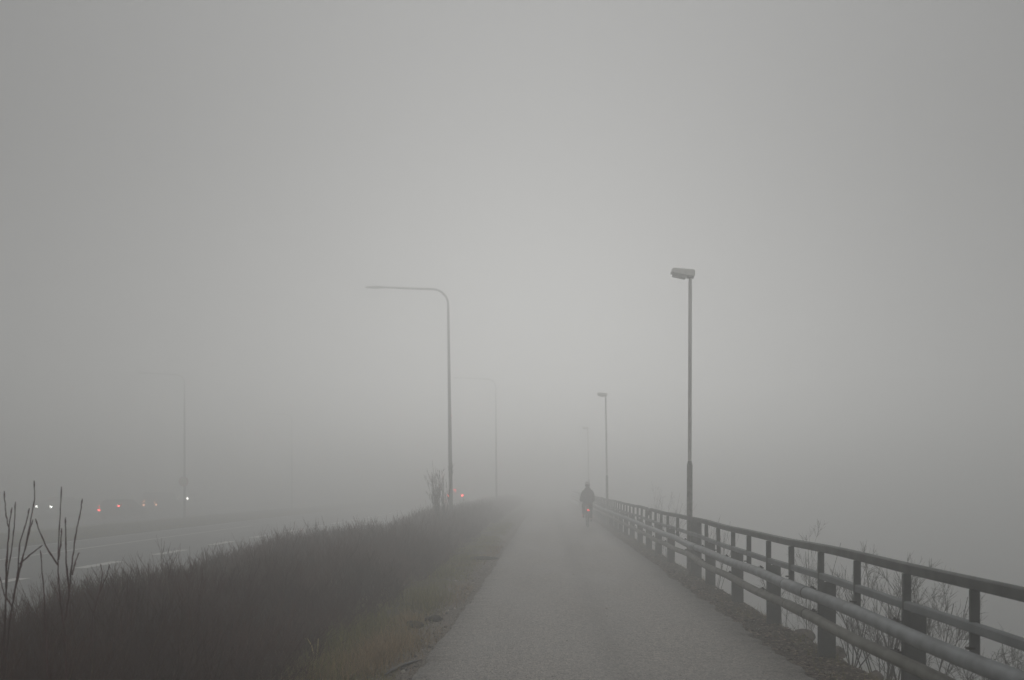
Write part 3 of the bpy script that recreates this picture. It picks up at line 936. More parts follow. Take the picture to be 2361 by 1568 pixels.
dry = [patch(-1.55, 7.6, 0.14, 0.5, 2600, 0.20, 0.004, 0.8, 0.9), patch(-1.75, 7.2, 0.16, 0.5, 1200, 0.16, 0.004, 0.9, 0.8), patch(-1.62, 9.3, 0.12, 0.35, 700, 0.14, 0.004, 0.9, 0.8), patch(-1.95, 6.1, 0.15, 0.4, 400, 0.28, 0.004, 0.5, 0.6)]
n = 9000
x = -1.12 - np.abs(rng.normal(0, 0.42, n)); y = rng.uniform(4.5, 24, n) ** 1.0
kp = (vnoise(x * 2.3, y * 1.1, 61) > 0.62) & (x > -2.3)
x, y = x[kp], y[kp]; n = len(x)
dry.append(blades(x, y, rng.uniform(0.04, 0.15, n), rng.uniform(0.003, 0.006, n), rng.uniform(0.1, 1, n), rng.uniform(0, 0.9, n), rng.uniform(0, 0.8, n)))
n = 900
x = rng.uniform(-5.2, -2.1, n); y = 4.2 + 22 * rng.random(n) ** 1.6
hh_, ins_ = hedge_height(x, y)
x, y, hh_ = x[ins_], y[ins_], hh_[ins_]; n = len(x)
dry.append(blades(x, y, hh_ * rng.uniform(0.85, 1.2, n), rng.uniform(0.003, 0.006, n), rng.uniform(0, 0.35, n), rng.uniform(0, 0.35, n), rng.uniform(0, 0.6, n)))
v, q, t = merge(dry)
tag(link('dry_grass', mesh_np('dry_grass', v, q, t), M['grass_dry']), kind='stuff')

n = 90000
x = rng.uniform(-2.6, -1.15, n); y = 4.8 + 30 * rng.random(n) ** 1.7
dens = np.clip((-1.22 - x) / 0.35, 0, 1) * (vnoise(x * 1.7, y * 1.1, 62) > 0.36) * (0.4 + 0.6 * (vnoise(x * 5, y * 4, 63)))
kp = rng.random(n) < dens
x, y = x[kp], y[kp]; n = len(x)
ol = [blades(x, y, rng.uniform(0.02, 0.075, n) * (1 + 1.2 * (rng.random(n) < 0.08)), rng.uniform(0.003, 0.006, n) * (1 + y / 20), rng.uniform(0.2, 1, n), rng.uniform(0, 0.9, n), rng.uniform(0, 1, n))]
for cx, cy_, nn in ((-1.62, 10.6, 500), (-1.75, 11.6, 600), (-2.0, 8.9, 500), (-2.05, 7.9, 700), (-1.9, 14.5, 500), (-1.8, 17.0, 500), (-2.0, 6.6, 600)):
    ol.append(patch(cx, cy_, 0.16, 0.35, nn, 0.26, 0.005, 0.55, 0.8))
# right verge and bank: sparse grass
n = 9000
x = rng.uniform(2.35, 3.6, n); y = 4.5 + 20 * rng.random(n) ** 1.5
kp = vnoise(x * 3, y * 2, 71) > 0.62
x, y = x[kp], y[kp]; n = len(x)
ol.append(blades(x, y, rng.uniform(0.03, 0.16, n), rng.uniform(0.003, 0.005, n), rng.uniform(0.2, 1, n), rng.uniform(0, 0.9, n), rng.uniform(0, 0.9, n)))
# bank and median, rough tufts
n = 16000
x = np.concatenate([rng.uniform(-8.2, -5.4, n // 4), rng.uniform(-27.5, -18.5, 3 * n // 4)]); y = rng.uniform(8, 70, n)
ol.append(blades(x, y, rng.uniform(0.08, 0.25, n), rng.uniform(0.01, 0.03, n), rng.uniform(0.2, 1, n), rng.uniform(0, 0.9, n), rng.uniform(0, 1, n)))
v, q, t = merge(ol)
tag(link('grass', mesh_np('grass', v, q, t), M['grass_olive']), kind='stuff')

# dead leaves and gravel crumbs
def leaves(x, y, s):
    n = len(x); z0 = ground_z(x, y) + 0.012
    az = rng.uniform(0, 6.28, n); c, sn = np.cos(az), np.sin(az)
    base = np.array([[-1, 0, 0], [0, -0.55, 0.25], [1, 0, 0.1], [0, 0.55, 0.3]])
    b = base[None] * s[:, None, None]
    b[:, :, 2] *= rng.uniform(0, 1.6, n)[:, None]
    V = np.stack([b[:, :, 0] * c[:, None] - b[:, :, 1] * sn[:, None] + x[:, None], b[:, :, 0] * sn[:, None] + b[:, :, 1] * c[:, None] + y[:, None], b[:, :, 2] + z0[:, None]], -1)
    Q = (np.array([[0, 1, 2, 3]])[None] + (np.arange(n) * 4)[:, None, None]).reshape(-1, 4)
    return V.reshape(-1, 3), Q, np.repeat(rng.random(n) ** 1.5, 4)
n = 7000
x1 = 2.24 + np.abs(rng.normal(0, 0.33, n)); y1 = 4 + 24 * rng.random(n) ** 1.5
n2 = 900
x2 = -1.1 - np.abs(rng.normal(0, 0.4, n2)); y2 = 5 + 18 * rng.random(n2) ** 1.4
n3 = 60
x3 = rng.uniform(-1.0, 2.1, n3); y3 = rng.uniform(5, 16, n3)
x, y = np.concatenate([x1, x2, x3]), np.concatenate([y1, y2, y3])
v, q, t = leaves(x, y, rng.uniform(0.010, 0.036, len(x)) * np.where(np.arange(len(x)) >= n + n2, 0.6, 1.0))
v[:, 2] += np.repeat(np.where((x > -1.0) & (x < 2.1), 0.02, 0.0), 4)
tag(link('leaf_litter', mesh_np('leaf_litter', v, q, t), M['leaf']), kind='stuff')

def pebbles(x, y, s, zoff=0.0):
    n = len(x)
    o = np.array([[1, 0, 0], [0, 1, 0], [-1, 0, 0], [0, -1, 0]], float)
    top = o * 0.55; top[:, 2] = 0.75
    b = np.concatenate([o, top])[None] * s[:, None, None] * rng.uniform(0.6, 1.2, (n, 8, 3))
    az = rng.uniform(0, 6.28, n); c, sn = np.cos(az)[:, None], np.sin(az)[:, None]
    z0 = ground_z(x, y) - 0.002 + zoff
    V = np.stack([b[:, :, 0] * c - b[:, :, 1] * sn + x[:, None], b[:, :, 0] * sn + b[:, :, 1] * c + y[:, None], b[:, :, 2] + z0[:, None]], -1)
    q1 = np.array([[0, 1, 5, 4], [1, 2, 6, 5], [2, 3, 7, 6], [3, 0, 4, 7], [4, 5, 6, 7]])
    Q = (q1[None] + (np.arange(n) * 8)[:, None, None]).reshape(-1, 4)
    return V.reshape(-1, 3), Q, np.repeat(rng.random(n) ** 2, 8)
n = 5000
xa = -1.08 - np.abs(rng.normal(0, 0.28, n)); ya = 4.8 + 16 * rng.random(n) ** 1.5
xb = 2.24 + np.abs(rng.normal(0, 0.3, n)); yb = 4.2 + 16 * rng.random(n) ** 1.5
x, y = np.concatenate([xa, xb]), np.concatenate([ya, yb])
v, q, t = pebbles(x, y, rng.uniform(0.004, 0.012, 2 * n) * (1 + 1.5 * (rng.random(2 * n) < 0.05)))
ne = 2200
xe = np.concatenate([rng.normal(-1.06, 0.05, ne), rng.normal(2.16, 0.05, ne // 2)]); ye = np.concatenate([4.8 + 14 * rng.random(ne) ** 1.5, 4.2 + 14 * rng.random(ne // 2) ** 1.5])
v2, q2, t2 = pebbles(xe, ye, rng.uniform(0.0025, 0.007, len(xe)), 0.024)
v, q, t = merge([(v, q, t), (v2, q2, t2)])
tag(link('gravel', mesh_np('gravel', v, q, t), M['pebble']), kind='stuff')

def rock(label, x, y, s, seed):
    bm = bmesh.new()
    bmesh.ops.create_icosphere(bm, subdivisions=3, radius=1.0)
    g = np.random.default_rng(seed)
    pl = [Vector(g.normal(0, 1, 3)).normalized() for _ in range(9)]
    sc_ = g.uniform(0.7, 1.2, 3)
    for v_ in bm.verts:
        p = v_.co
        for nrm in pl:
            d_ = p.dot(nrm) - 0.68
            if d_ > 0: p = p - nrm * d_
        v_.co = Vector((p.x * s * sc_[0], p.y * s * sc_[1], p.z * s * 0.75 * sc_[2]))
    me = bpy.data.meshes.new('rock'); bm.to_mesh(me); bm.free()
    o = link('rock', me, M['rock'])
    o.location = (x, y, gz(x, y) + s * 0.18); o.rotation_euler = (0, 0, g.uniform(0, 6))
    tag(o, label, 'rock', 'rocks on the verge under the railing')
rock('small angular stone against the guard post nearest the two pipe joints', 2.50, 7.72, 0.05, 1)
rock('brown rounded stone on the bank edge just past the second nearest guard post', 3.02, 7.3, 0.12, 2)
rock('dark reddish block at the bank edge under the lower pipe', 2.98, 6.25, 0.13, 3)
rock('dusty flat stone beside the nearest guard post', 2.86, 5.85, 0.09, 4)
rock('mossy grey boulder half buried in the bank before the bend of shrubs', 3.15, 8.75, 0.16, 5)
rock('pale stone in the dark litter by the path edge', 2.42, 6.9, 0.04, 6)
rock('low brown stone behind the third nearest guard post', 2.98, 9.2, 0.12, 7)
rock('jagged stone lowest on the visible bank', 3.1, 5.6, 0.11, 8)

# straw-coloured reed leaf in front of the thicket
rd = thing('reed', 'bent pale straw leaf standing out against the dark hedge foot', 'plant', (-2.05, 7.05, gz(-2.05, 7.05)))
def ribbon(pts, wd):
    mb = MB()
    pts = [Vector(p) for p in pts]
    prev = None
    for k, p in enumerate(pts):
        w_ = wd * (1 - 0.8 * k / (len(pts) - 1))
        a_, b2 = mb.bm.verts.new(p + Vector((w_, 0, 0))), mb.bm.verts.new(p - Vector((w_, 0.3 * w_, 0)))
        if prev: mb.bm.faces.new((prev[0], prev[1], b2, a_))
        prev = (a_, b2)
    return mb
ribbon([(0, 0, 0), (0.0, 0, 0.12), (-0.02, 0, 0.22), (-0.06, 0.01, 0.28), (-0.11, 0.02, 0.285)], 0.007).build('leaf', M['reed'], rd)
ribbon([(0, 0, 0), (0.02, 0, 0.12), (0.035, 0, 0.22), (0.04, -0.01, 0.285), (-0.02, -0.02, 0.29)], 0.007).build('leaf', M['reed'], rd)
ribbon([(-0.01, 0, 0), (-0.03, 0, 0.08), (-0.06, 0, 0.16)], 0.007).build('leaf', M['reed'], rd)

# strip of black rubber, turf clods on the gravel
o = MB().tube([(0, 0, 0), (0.02, 0.12, 0.006), (0.07, 0.28, 0.012), (0.15, 0.45, 0.012), (0.22, 0.58, 0.006)], [0.006, 0.02, 0.024, 0.018, 0.005], 8).build('rubber_strip', M['rubber'], smooth=True)
o.location = (-1.36, 6.75, 0.0); o.scale = (1, 1, 0.7)
tag(o, 'curved strip of black rubber lying on the gravel at the path edge', 'rubber strip')
def clod(label, x, y, sx_, sy_, seed):
    bm = bmesh.new(); bmesh.ops.create_icosphere(bm, subdivisions=4, radius=1.0)
    for v_ in bm.verts:
        f = 0.65 + 0.7 * float(vnoise(v_.co.x * 2.2 + seed, v_.co.y * 2.2, seed)) + 0.15 * float(vnoise(v_.co.x * 9, v_.co.y * 9 + v_.co.z * 5, seed))
        v_.co = Vector((v_.co.x * sx_ * f, v_.co.y * sy_ * f, v_.co.z * 0.035 * f))
    me = bpy.data.meshes.new('turf_clod'); bm.to_mesh(me); bm.free()
    o = link('turf_clod', me, M['turf_clod'], smooth=True); o.location = (x, y, gz(x, y) + 0.012)
    tag(o, label, 'turf', 'dark clods of turf on the gravel verge')
clod('large ragged dark clod of turf on the gravel, furthest along the path edge', -1.45, 17.6, 0.30, 0.30, 3)
clod('small dark clod of turf on the gravel nearest the camera', -1.34, 9.55, 0.10, 0.12, 5)
clod('dark flat clod of turf beside the mossy verge, between the other two', -1.50, 9.1, 0.12, 0.14, 8)

# ------------------------------------------------------------------ cyclist
CX, CY = 1.63, 30.3
M['tyre'] = mat('tyre_rubber', (0.02, 0.02, 0.02), (0.03, 0.03, 0.03), rough=0.8)
M['rim'] = mat('alloy', (0.35, 0.35, 0.35), (0.28, 0.28, 0.28), rough=0.4, metal=0.7)
M['frame'] = mat('dark_frame_paint', (0.04, 0.045, 0.05), (0.03, 0.033, 0.04), rough=0.4)
M['jacket'] = mat('dark_jacket', (0.04, 0.041, 0.042), (0.055, 0.056, 0.056), rough=0.85, scale=12, bump=0.004, bscale=14)
M['trousers'] = mat('dark_trousers', (0.05, 0.044, 0.042), (0.062, 0.054, 0.05), rough=0.9, scale=12, bump=0.003, bscale=18)
M['skin'] = mat('skin', (0.45, 0.29, 0.22), (0.42, 0.26, 0.2), rough=0.6)
M['hair'] = mat('dark_hair', (0.03, 0.022, 0.016), (0.02, 0.015, 0.01), rough=0.7)
M['helmet'] = mat('helmet_white', (0.70, 0.70, 0.68), (0.6, 0.6, 0.58), rough=0.4)
M['black'] = mat('black_plastic', (0.02, 0.02, 0.02), (0.025, 0.025, 0.025), rough=0.5)
M['rear_light'] = emit('lit_red_rear_light', (1.0, 0.06, 0.05), 9)

bk = thing('bicycle', 'dark upright bicycle with a glowing red rear light, ridden along the path', 'bicycle', (CX, CY, 0.014))
def wheel(y):
    tr = MB().torus((0, 0, 0), 0.325, 0.02, n=48).build('wheel', M['tyre'], bk, True, loc=(0, y, 0.345))
    MB().torus((0, 0, 0), 0.303, 0.011, n=48, m=8).build('rim', M['rim'], tr, True)
    sp = MB()
    for k in range(20):
        a_ = k * 2 * math.pi / 20
        sp.tube([(0.02 * (-1) ** k, 0.018 * math.cos(a_), 0.018 * math.sin(a_)), (0, 0.295 * math.cos(a_ + 0.2), 0.295 * math.sin(a_ + 0.2))], 0.0012, 4)
    sp.tube([(-0.06, 0, 0), (0.06, 0, 0)], 0.018, 10)
    sp.build('spokes', M['rim'], tr)
    return tr
RA, FA, BB = 0.345, 1.40, (0, 0.80, 0.29)
wheel(RA); wheel(FA)
SEAT, HEAD, HEADL = (0, 0.60, 0.82), (0, 1.20, 0.86), (0, 1.25, 0.68)
fr = MB()
fr.tube([BB, SEAT], 0.017, 10); fr.tube([BB, HEADL], 0.019, 10); fr.tube([SEAT, HEAD], 0.015, 10); fr.tube([HEADL, HEAD], 0.02, 10)
for s in (-1, 1):
    fr.tube([(s * 0.04, BB[1], BB[2]), (s * 0.065, RA, 0.345)], 0.009, 8)
    fr.tube([(0, 0.61, 0.78), (s * 0.065, RA, 0.345)], 0.008, 8)
fr.build('frame', M['frame'], bk, True)
fk = MB()
for s in (-1, 1):
    fk.tube([(0, HEADL[1], HEADL[2]), (s * 0.05, 1.29, 0.60), (s * 0.055, FA, 0.345)], [0.016, 0.013, 0.009], 8)
fk.build('fork', M['frame'], bk, True)
MB().tube([SEAT, (0, 0.56, 0.93)], 0.013, 10).build('seat_post', M['rim'], bk, True)
sd_ = MB().loft([[(-a_, y_, z_ - 0.025), (-a_, y_, z_), (-a_ * 0.5, y_, z_ + 0.02), (a_ * 0.5, y_, z_ + 0.02), (a_, y_, z_), (a_, y_, z_ - 0.025)] for y_, a_, z_ in ((0.42, 0.05, 0.94), (0.45, 0.09, 0.945), (0.54, 0.075, 0.94), (0.62, 0.035, 0.935), (0.70, 0.02, 0.93))])
sd_.build('saddle', M['black'], bk, True)
MB().tube([HEAD, (0, 1.17, 1.02), (0, 1.20, 1.05)], 0.014, 10).build('handlebar_stem', M['rim'], bk, True)
MB().tube([(-0.29, 1.05, 1.05), (-0.22, 1.12, 1.06), (-0.1, 1.20, 1.06), (0, 1.20, 1.05), (0.1, 1.20, 1.06), (0.22, 1.12, 1.06), (0.29, 1.05, 1.05)], 0.012, 10).build('handlebar', M['black'], bk, True)
# mudguard and rack
mg = MB(); rings = []
for k in range(15):
    a_ = R(-20 + k * 11) ; rr = 0.365
    y_, z_ = RA - rr * math.cos(a_), 0.345 + rr * math.sin(a_)
    rings.append([(-0.026, y_, z_), (0, y_ - 0.008 * math.cos(a_), z_ + 0.008 * math.sin(a_)), (0.026, y_, z_), (0, y_ + 0.002 * math.cos(a_), z_ - 0.002 * math.sin(a_))])
mg.loft(rings).build('mudguard', M['black'], bk, True)
rk = MB(); rk.box((0, 0.36, 0.735), (0.09, 0.34, 0.012), 0.003)
for s in (-1, 1): rk.tube([(s * 0.05, 0.30, 0.735), (s * 0.068, RA, 0.345)], 0.005, 6)
rk.build('rack', M['black'], bk)
MB().box((0, 0.175, 0.665), (0.085, 0.03, 0.05), 0.008).build('rear_light_body', M['black'], bk)
MB().box((0, 0.156, 0.665), (0.065, 0.012, 0.032), 0.004).build('rear_light', M['rear_light'], bk)
LP = (-0.135, 0.80 + 0.155, 0.29 + 0.07); RP = (0.135, 0.80 - 0.155, 0.29 - 0.07)
ck = MB(); ck.tube([(-0.06, 0.80, 0.29), (0.06, 0.80, 0.29)], 0.02, 10)
ck.tube([(-0.065, 0.80, 0.29), (-0.075, LP[1], LP[2])], 0.011, 8); ck.tube([(0.065, 0.80, 0.29), (0.075, RP[1], RP[2])], 0.011, 8)
ck.tube([(0.045, 0.80, 0.29), (0.05, 0.80, 0.29)], 0.09, 24)
ck.build('crank', M['rim'], bk)
for p in (LP, RP): MB().box(p, (0.09, 0.08, 0.02), 0.004).build('pedal', M['black'], bk)

def skinned(name, verts, edges, radii, m, parent, root=0, lev=2):
    me = bpy.data.meshes.new(name)
    me.from_pydata(verts, edges, [])
    o = bpy.data.objects.new(name, me); col.objects.link(o)
    md = o.modifiers.new('skin', 'SKIN'); md.use_smooth_shade = True; md.branch_smoothing = 0.5
    for v_, r_ in zip(me.skin_vertices[0].data, radii):
        v_.radius = r_ if hasattr(r_, '__len__') else (r_, r_)
        v_.use_root = False
    me.skin_vertices[0].data[root].use_root = True
    sb = o.modifiers.new('sub', 'SUBSURF'); sb.levels = lev; sb.render_levels = lev
    dg = bpy.context.evaluated_depsgraph_get()
    m2 = bpy.data.meshes.new_from_object(o.evaluated_get(dg))
    m2.name = name
    o.modifiers.clear(); o.data = m2
    bpy.data.meshes.remove(me)
    m2.materials.clear(); m2.materials.append(m)
    m2.polygons.foreach_set('use_smooth', np.ones(len(m2.polygons), dtype=bool))
    if parent: o.parent = parent
    return o

pr = thing('person', 'cyclist in bulky dark jacket, dark trousers and pale helmet riding away along the path', 'person', (CX, CY, 0.014))
sk = dict(pelvis=(0, 0.52, 1.00), waist=(0, 0.56, 1.14), chest=(0, 0.66, 1.34), neckb=(0, 0.71, 1.46), neck=(0, 0.735, 1.54), head=(0, 0.765, 1.61), crown=(0, 0.765, 1.70))
pose = {}
for s, nm in ((-1, 'l'), (1, 'r')):
    pose[nm] = dict(sh=(s * 0.17, 0.68, 1.40), el=(s * 0.222, 0.78, 1.07), wr=(s * 0.255, 1.01, 1.085), pm=(s * 0.262, 1.06, 1.085), hip=(s * 0.10, 0.54, 0.97))
pose['l'].update(kn=(-0.135, 0.95, 0.82), an=(-0.14, 0.89, 0.44), toe=(-0.145, 1.01, 0.40), heel=(-0.14, 0.84, 0.41))
pose['r'].update(kn=(0.135, 0.88, 0.70), an=(0.14, 0.60, 0.31), toe=(0.145, 0.71, 0.25), heel=(0.14, 0.56, 0.27))
V_, E_, R_ = [], [], []
def vx(p, r, parent=None):
    V_.append(p); R_.append(r)
    if parent is not None: E_.append((parent, len(V_) - 1))
    return len(V_) - 1
p0 = vx(sk['pelvis'], (0.15, 0.12)); p1 = vx(sk['waist'], (0.14, 0.11), p0); p2 = vx(sk['chest'], (0.16, 0.12), p1); p3 = vx(sk['neckb'], 0.08, p2)
p4 = vx(sk['neck'], 0.055, p3); p5 = vx(sk['head'], (0.075, 0.092), p4); p6 = vx(sk['crown'], (0.06, 0.075), p5)
for nm in 'lr':
    P = pose[nm]; s = -1 if nm == 'l' else 1
    a_ = vx(P['sh'], 0.065, p2); b2 = vx(P['el'], 0.045, a_); c_ = vx(P['wr'], 0.028, b2)
    d_ = vx(P['pm'], (0.036, 0.022), c_)
    # four fingers curled round the grip, thumb on the inside
    for k, (off, ln) in enumerate(((-0.030, 0.9), (-0.010, 1.0), (0.010, 0.95), (0.030, 0.8))):
        bx, by, bz = P['pm']
        f1 = vx((bx + off, by + 0.035, bz - 0.002), 0.009, d_)
        f2 = vx((bx + off, by + 0.05 * ln + 0.005, bz - 0.028), 0.0085, f1)
        vx((bx + off, by + 0.03, bz - 0.05 * ln), 0.007, f2)
    bx, by, bz = P['wr']
    t1 = vx((bx - s * 0.03, by + 0.03, bz - 0.008), 0.010, c_)
    vx((bx - s * 0.045, by + 0.055, bz - 0.028), 0.008, t1)
    h_ = vx(P['hip'], 0.095, p0); k_ = vx(P['kn'], 0.062, h_); n_ = vx(P['an'], 0.04, k_)
    vx(P['toe'], 0.035, n_)
skinned('body', V_, E_, R_, M['skin'], pr)
# face and ears
fc = MB()
fc.loft([[(-0.012, 0.845, 1.60), (0.012, 0.845, 1.60), (0, 0.855, 1.605)], [(-0.009, 0.852, 1.615), (0.009, 0.852, 1.615), (0, 0.866, 1.612)], [(-0.006, 0.845, 1.645), (0.006, 0.845, 1.645), (0, 0.852, 1.645)]])
fc.build('nose', M['skin'], pr, True)
for s in (-1, 1):
    bm = MB(); bm.torus((0, 0, 0), 0.018, 0.007, n=16, m=6)
    bm.build('ear', M['skin'], pr, True, loc=(s * 0.082, 0.765, 1.615))
    bm = MB(); bmesh.ops.create_uvsphere(bm.bm, u_segments=12, v_segments=8, radius=0.012)
    bm.build('eye', M['black'], pr, True, loc=(s * 0.03, 0.842, 1.635))
MB().box((0, 0.846, 1.572), (0.045, 0.008, 0.008), 0.003).build('mouth', mat('lips', (0.3, 0.12, 0.1)), pr)
bm = MB(); bmesh.ops.create_uvsphere(bm.bm, u_segments=20, v_segments=14, radius=1.0)
for v_ in bm.bm.verts:
    v_.co = Vector((v_.co.x * 0.092, v_.co.y * 0.10, v_.co.z * 0.115))
bm.build('hair', M['hair'], pr, True, loc=(0, 0.745, 1.628))
# jacket
V_, E_, R_ = [], [], []
j0 = vx((0, 0.50, 0.95), (0.21, 0.17)); j1 = vx((0, 0.54, 1.10), (0.205, 0.165), j0); j2 = vx((0, 0.63, 1.30), (0.20, 0.16), j1); j3 = vx((0, 0.69, 1.45), (0.145, 0.13), j2); j4 = vx((0, 0.735, 1.56), (0.098, 0.105), j3)
for nm in 'lr':
    P = pose[nm]; s = -1 if nm == 'l' else 1
    a_ = vx((s * 0.165, 0.67, 1.37), 0.085, j2); b2 = vx((s * 0.205, 0.71, 1.19), 0.085, a_); b3 = vx((s * 0.215, 0.78, 1.03), 0.09, b2); vx((s * 0.255, 0.99, 1.075), 0.05, b3)
skinned('jacket', V_, E_, R_, M['jacket'], pr)
V_, E_, R_ = [], [], []
t0 = vx((0, 0.52, 0.98), (0.15, 0.12))
for nm in 'lr':
    P = pose[nm]
    h_ = vx(P['hip'], 0.11, t0); k_ = vx(P['kn'], 0.083, h_); vx(Vector(P['an']) + Vector((0, 0, 0.02)), 0.058, k_)
skinned('trousers', V_, E_, R_, M['trousers'], pr)
for nm in 'lr':
    P = pose[nm]
    hl, te = Vector(P['heel']), Vector(P['toe'])
    dirv = (te - hl).normalized()
    rings = []
    for f, hw, hh in ((-0.02, 0.03, 0.05), (0.02, 0.038, 0.085), (0.08, 0.038, 0.07), (0.15, 0.045, 0.05), (0.21, 0.04, 0.04), (0.235, 0.02, 0.025)):
        c_ = hl + dirv * f - Vector((0, 0, 0.03))
        rings.append([(c_.x - hw, c_.y, c_.z), (c_.x - hw * 0.9, c_.y, c_.z + hh * 0.6), (c_.x - hw * 0.4, c_.y, c_.z + hh), (c_.x + hw * 0.4, c_.y, c_.z + hh), (c_.x + hw * 0.9, c_.y, c_.z + hh * 0.6), (c_.x + hw, c_.y, c_.z)])
    MB().loft(rings).build('shoe', M['black'], pr, True)
bm = MB(); bmesh.ops.create_uvsphere(bm.bm, u_segments=24, v_segments=14, radius=1.0)
for v_ in list(bm.bm.verts):
    if v_.co.z < -0.12: bm.bm.verts.remove(v_)
for v_ in bm.bm.verts:
    v_.co = Vector((v_.co.x * 0.108, v_.co.y * 0.135, v_.co.z * 0.115))
bm.build('helmet', M['helmet'], pr, True, loc=(0, 0.76, 1.66))

# ------------------------------------------------------------------ vehicles, deep in the fog
M['glass'] = mat('car_glass', (0.02, 0.024, 0.026), (0.025, 0.028, 0.03), rough=0.1, spec=0.6)
M['tail'] = emit('lit_tail_lamp', (1.0, 0.07, 0.06), 45)
M['tail_dim'] = emit('dim_tail_lamp', (1.0, 0.10, 0.08), 9)
M['fog_lamp'] = emit('lit_rear_fog_lamp', (1.0, 0.08, 0.07), 22)
M['amber'] = emit('lit_amber_lamp', (1.0, 0.42, 0.25), 20)
M['head'] = emit('lit_head_lamp', (1.0, 1.0, 0.92), 38)
M['head_far'] = emit('lit_far_head_lamp', (1.0, 1.0, 0.92), 130)
PROF = {
    'estate': dict(L=4.6, W=1.84, st=[(0.0, .36, .95, 1.0), (.10, .3, 1.02, 1.22), (.50, .26, 1.03, 1.60), (1.2, .24, 1.02, 1.68), (2.4, .24, 1.0, 1.66), (3.15, .24, .98, 1.12), (3.35, .24, .96, 1.01), (4.3, .26, .82, .88), (4.55, .3, .62, .7), (4.6, .36, .55, .6)]),
    'van': dict(L=5.1, W=1.95, st=[(0.0, .36, 1.1, 1.95), (.08, .3, 1.15, 2.1), (.5, .28, 1.15, 2.16), (1.5, .26, 1.15, 2.17), (3.3, .26, 1.12, 2.12), (4.1, .26, 1.08, 1.35), (4.3, .26, 1.02, 1.12), (4.9, .28, .8, .9), (5.05, .3, .62, .7), (5.1, .36, .55, .6)]),
    'saloon': dict(L=4.5, W=1.78, st=[(0.0, .36, .75, .8), (.06, .3, .88, .95), (.6, .26, .93, 1.0), (1.2, .24, .92, 1.36), (1.7, .24, .92, 1.44), (2.4, .24, .9, 1.43), (3.15, .24, .9, 1.0), (3.3, .24, .88, .93), (4.2, .26, .76, .82), (4.45, .3, .6, .66), (4.5, .36, .52, .56)]),
}
def vehicle(name, label, cat, kind, x, y, z, rz, paint, group=None, lamps=()):
    p = PROF[kind]; t = thing(name, label, cat, (x, y, z), rz, group)
    hw = p['W'] / 2
    rings = []
    def half(f):                    # narrower at the ends
        return hw * (1 - 0.10 * max(0, (abs(f - 0.5) - 0.38) / 0.12))
    for yy_, zb, belt, roof in p['st']:
        h = half(yy_ / p['L']); rf = h * (0.80 if roof - belt > 0.2 else 0.93)
        rings.append([(-h * 0.95, yy_, zb), (-h, yy_, zb + 0.22 * (belt - zb) + 0.05), (-h, yy_, belt - 0.05), (-h * 0.985, yy_, belt), (-rf, yy_, roof - 0.05 * (roof - belt)), (-rf * 0.85, yy_, roof), (rf * 0.85, yy_, roof), (rf, yy_, roof - 0.05 * (roof - belt)), (h * 0.985, yy_, belt), (h, yy_, belt - 0.05), (h, yy_, zb + 0.22 * (belt - zb) + 0.05), (h * 0.95, yy_, zb)])
    MB().loft(rings).build('body', paint, t, True)
    st = p['st']
    def sec(yy_):
        f = [s_[0] for s_ in st]
        return [float(np.interp(yy_, f, [s_[c] for s_ in st])) for c in (2, 3)]
    # side windows
    wi = {'estate': ((0.55, 1.3), (1.38, 2.15), (2.22, 2.75)), 'van': ((3.0, 3.75),), 'saloon': ((1.25, 1.95), (2.02, 2.7))}[kind]
    for y0_, y1_ in wi:
        for s in (-1, 1):
            q4 = []
            for yy_, top in ((y0_, 0), (y1_, 0), (y1_, 1), (y0_, 1)):
                belt, roof = sec(yy_)
                h = half(yy_ / p['L']); rf = h * 0.80
                f = 0.12 if not top else 0.80
                q4.append((s * (h * 0.985 + (rf - h * 0.985) * f + 0.012), yy_, belt + (roof - belt) * f))
            MB().quad(*q4).build('side_window', M['glass'], t)
    ri = {'estate': (.12, .48), 'van': (.02, .075), 'saloon': (.66, 1.16)}[kind]
    q4 = []
    for yy_, s in ((ri[0], -1), (ri[0], 1), (ri[1], 1), (ri[1], -1)):
        belt, roof = sec(yy_)
        if kind == 'van': yv, zv = -0.012, (1.2 if yy_ == ri[0] else 1.85)
        else: yv, zv = yy_ - 0.015, roof + 0.012
        q4.append((s * hw * (0.74 if yy_ == ri[0] else 0.66), yv, zv))
    MB().quad(*q4).build('rear_window', M['glass'], t)
    fi = {'estate': (3.12, 2.45), 'van': (4.05, 3.35), 'saloon': (3.1, 2.45)}[kind]
    q4 = []
    for yy_, s in ((fi[0], -1), (fi[0], 1), (fi[1], 1), (fi[1], -1)):
        belt, roof = sec(yy_)
        q4.append((s * hw * (0.76 if yy_ == fi[0] else 0.66), yy_ + 0.02, roof + 0.02))
    MB().quad(*q4).build('windscreen', M['glass'], t)
    for yy_ in (0.85, p['L'] - 0.9):
        for s in (-1, 1):
            wh = MB().tube([(-0.10, 0, 0), (-0.085, 0, 0), (0.085, 0, 0), (0.10, 0, 0)], [0.29, 0.32, 0.32, 0.29], 28).build('wheel', M['tyre'], t, True, loc=(s * (hw - 0.085), yy_, 0.32))
            MB().tube([(s * 0.098, 0, 0), (s * 0.108, 0, 0)], [0.2, 0.17], 20).build('rim', M['rim'], wh)
    for s in (-1, 1):
        MB().box((s * (hw + 0.07), fi[0] - 0.35, 1.0 if kind != 'van' else 1.2), (0.16, 0.08, 0.13), 0.02).build('wing_mirror', M['black'], t)
    MB().box((0, -0.01, 0.5), (hw * 1.8, 0.06, 0.14), 0.02).build('rear_bumper', M['black'], t)
    MB().box((0, p['L'] + 0.005, 0.45), (hw * 1.8, 0.06, 0.14), 0.02).build('front_bumper', M['black'], t)
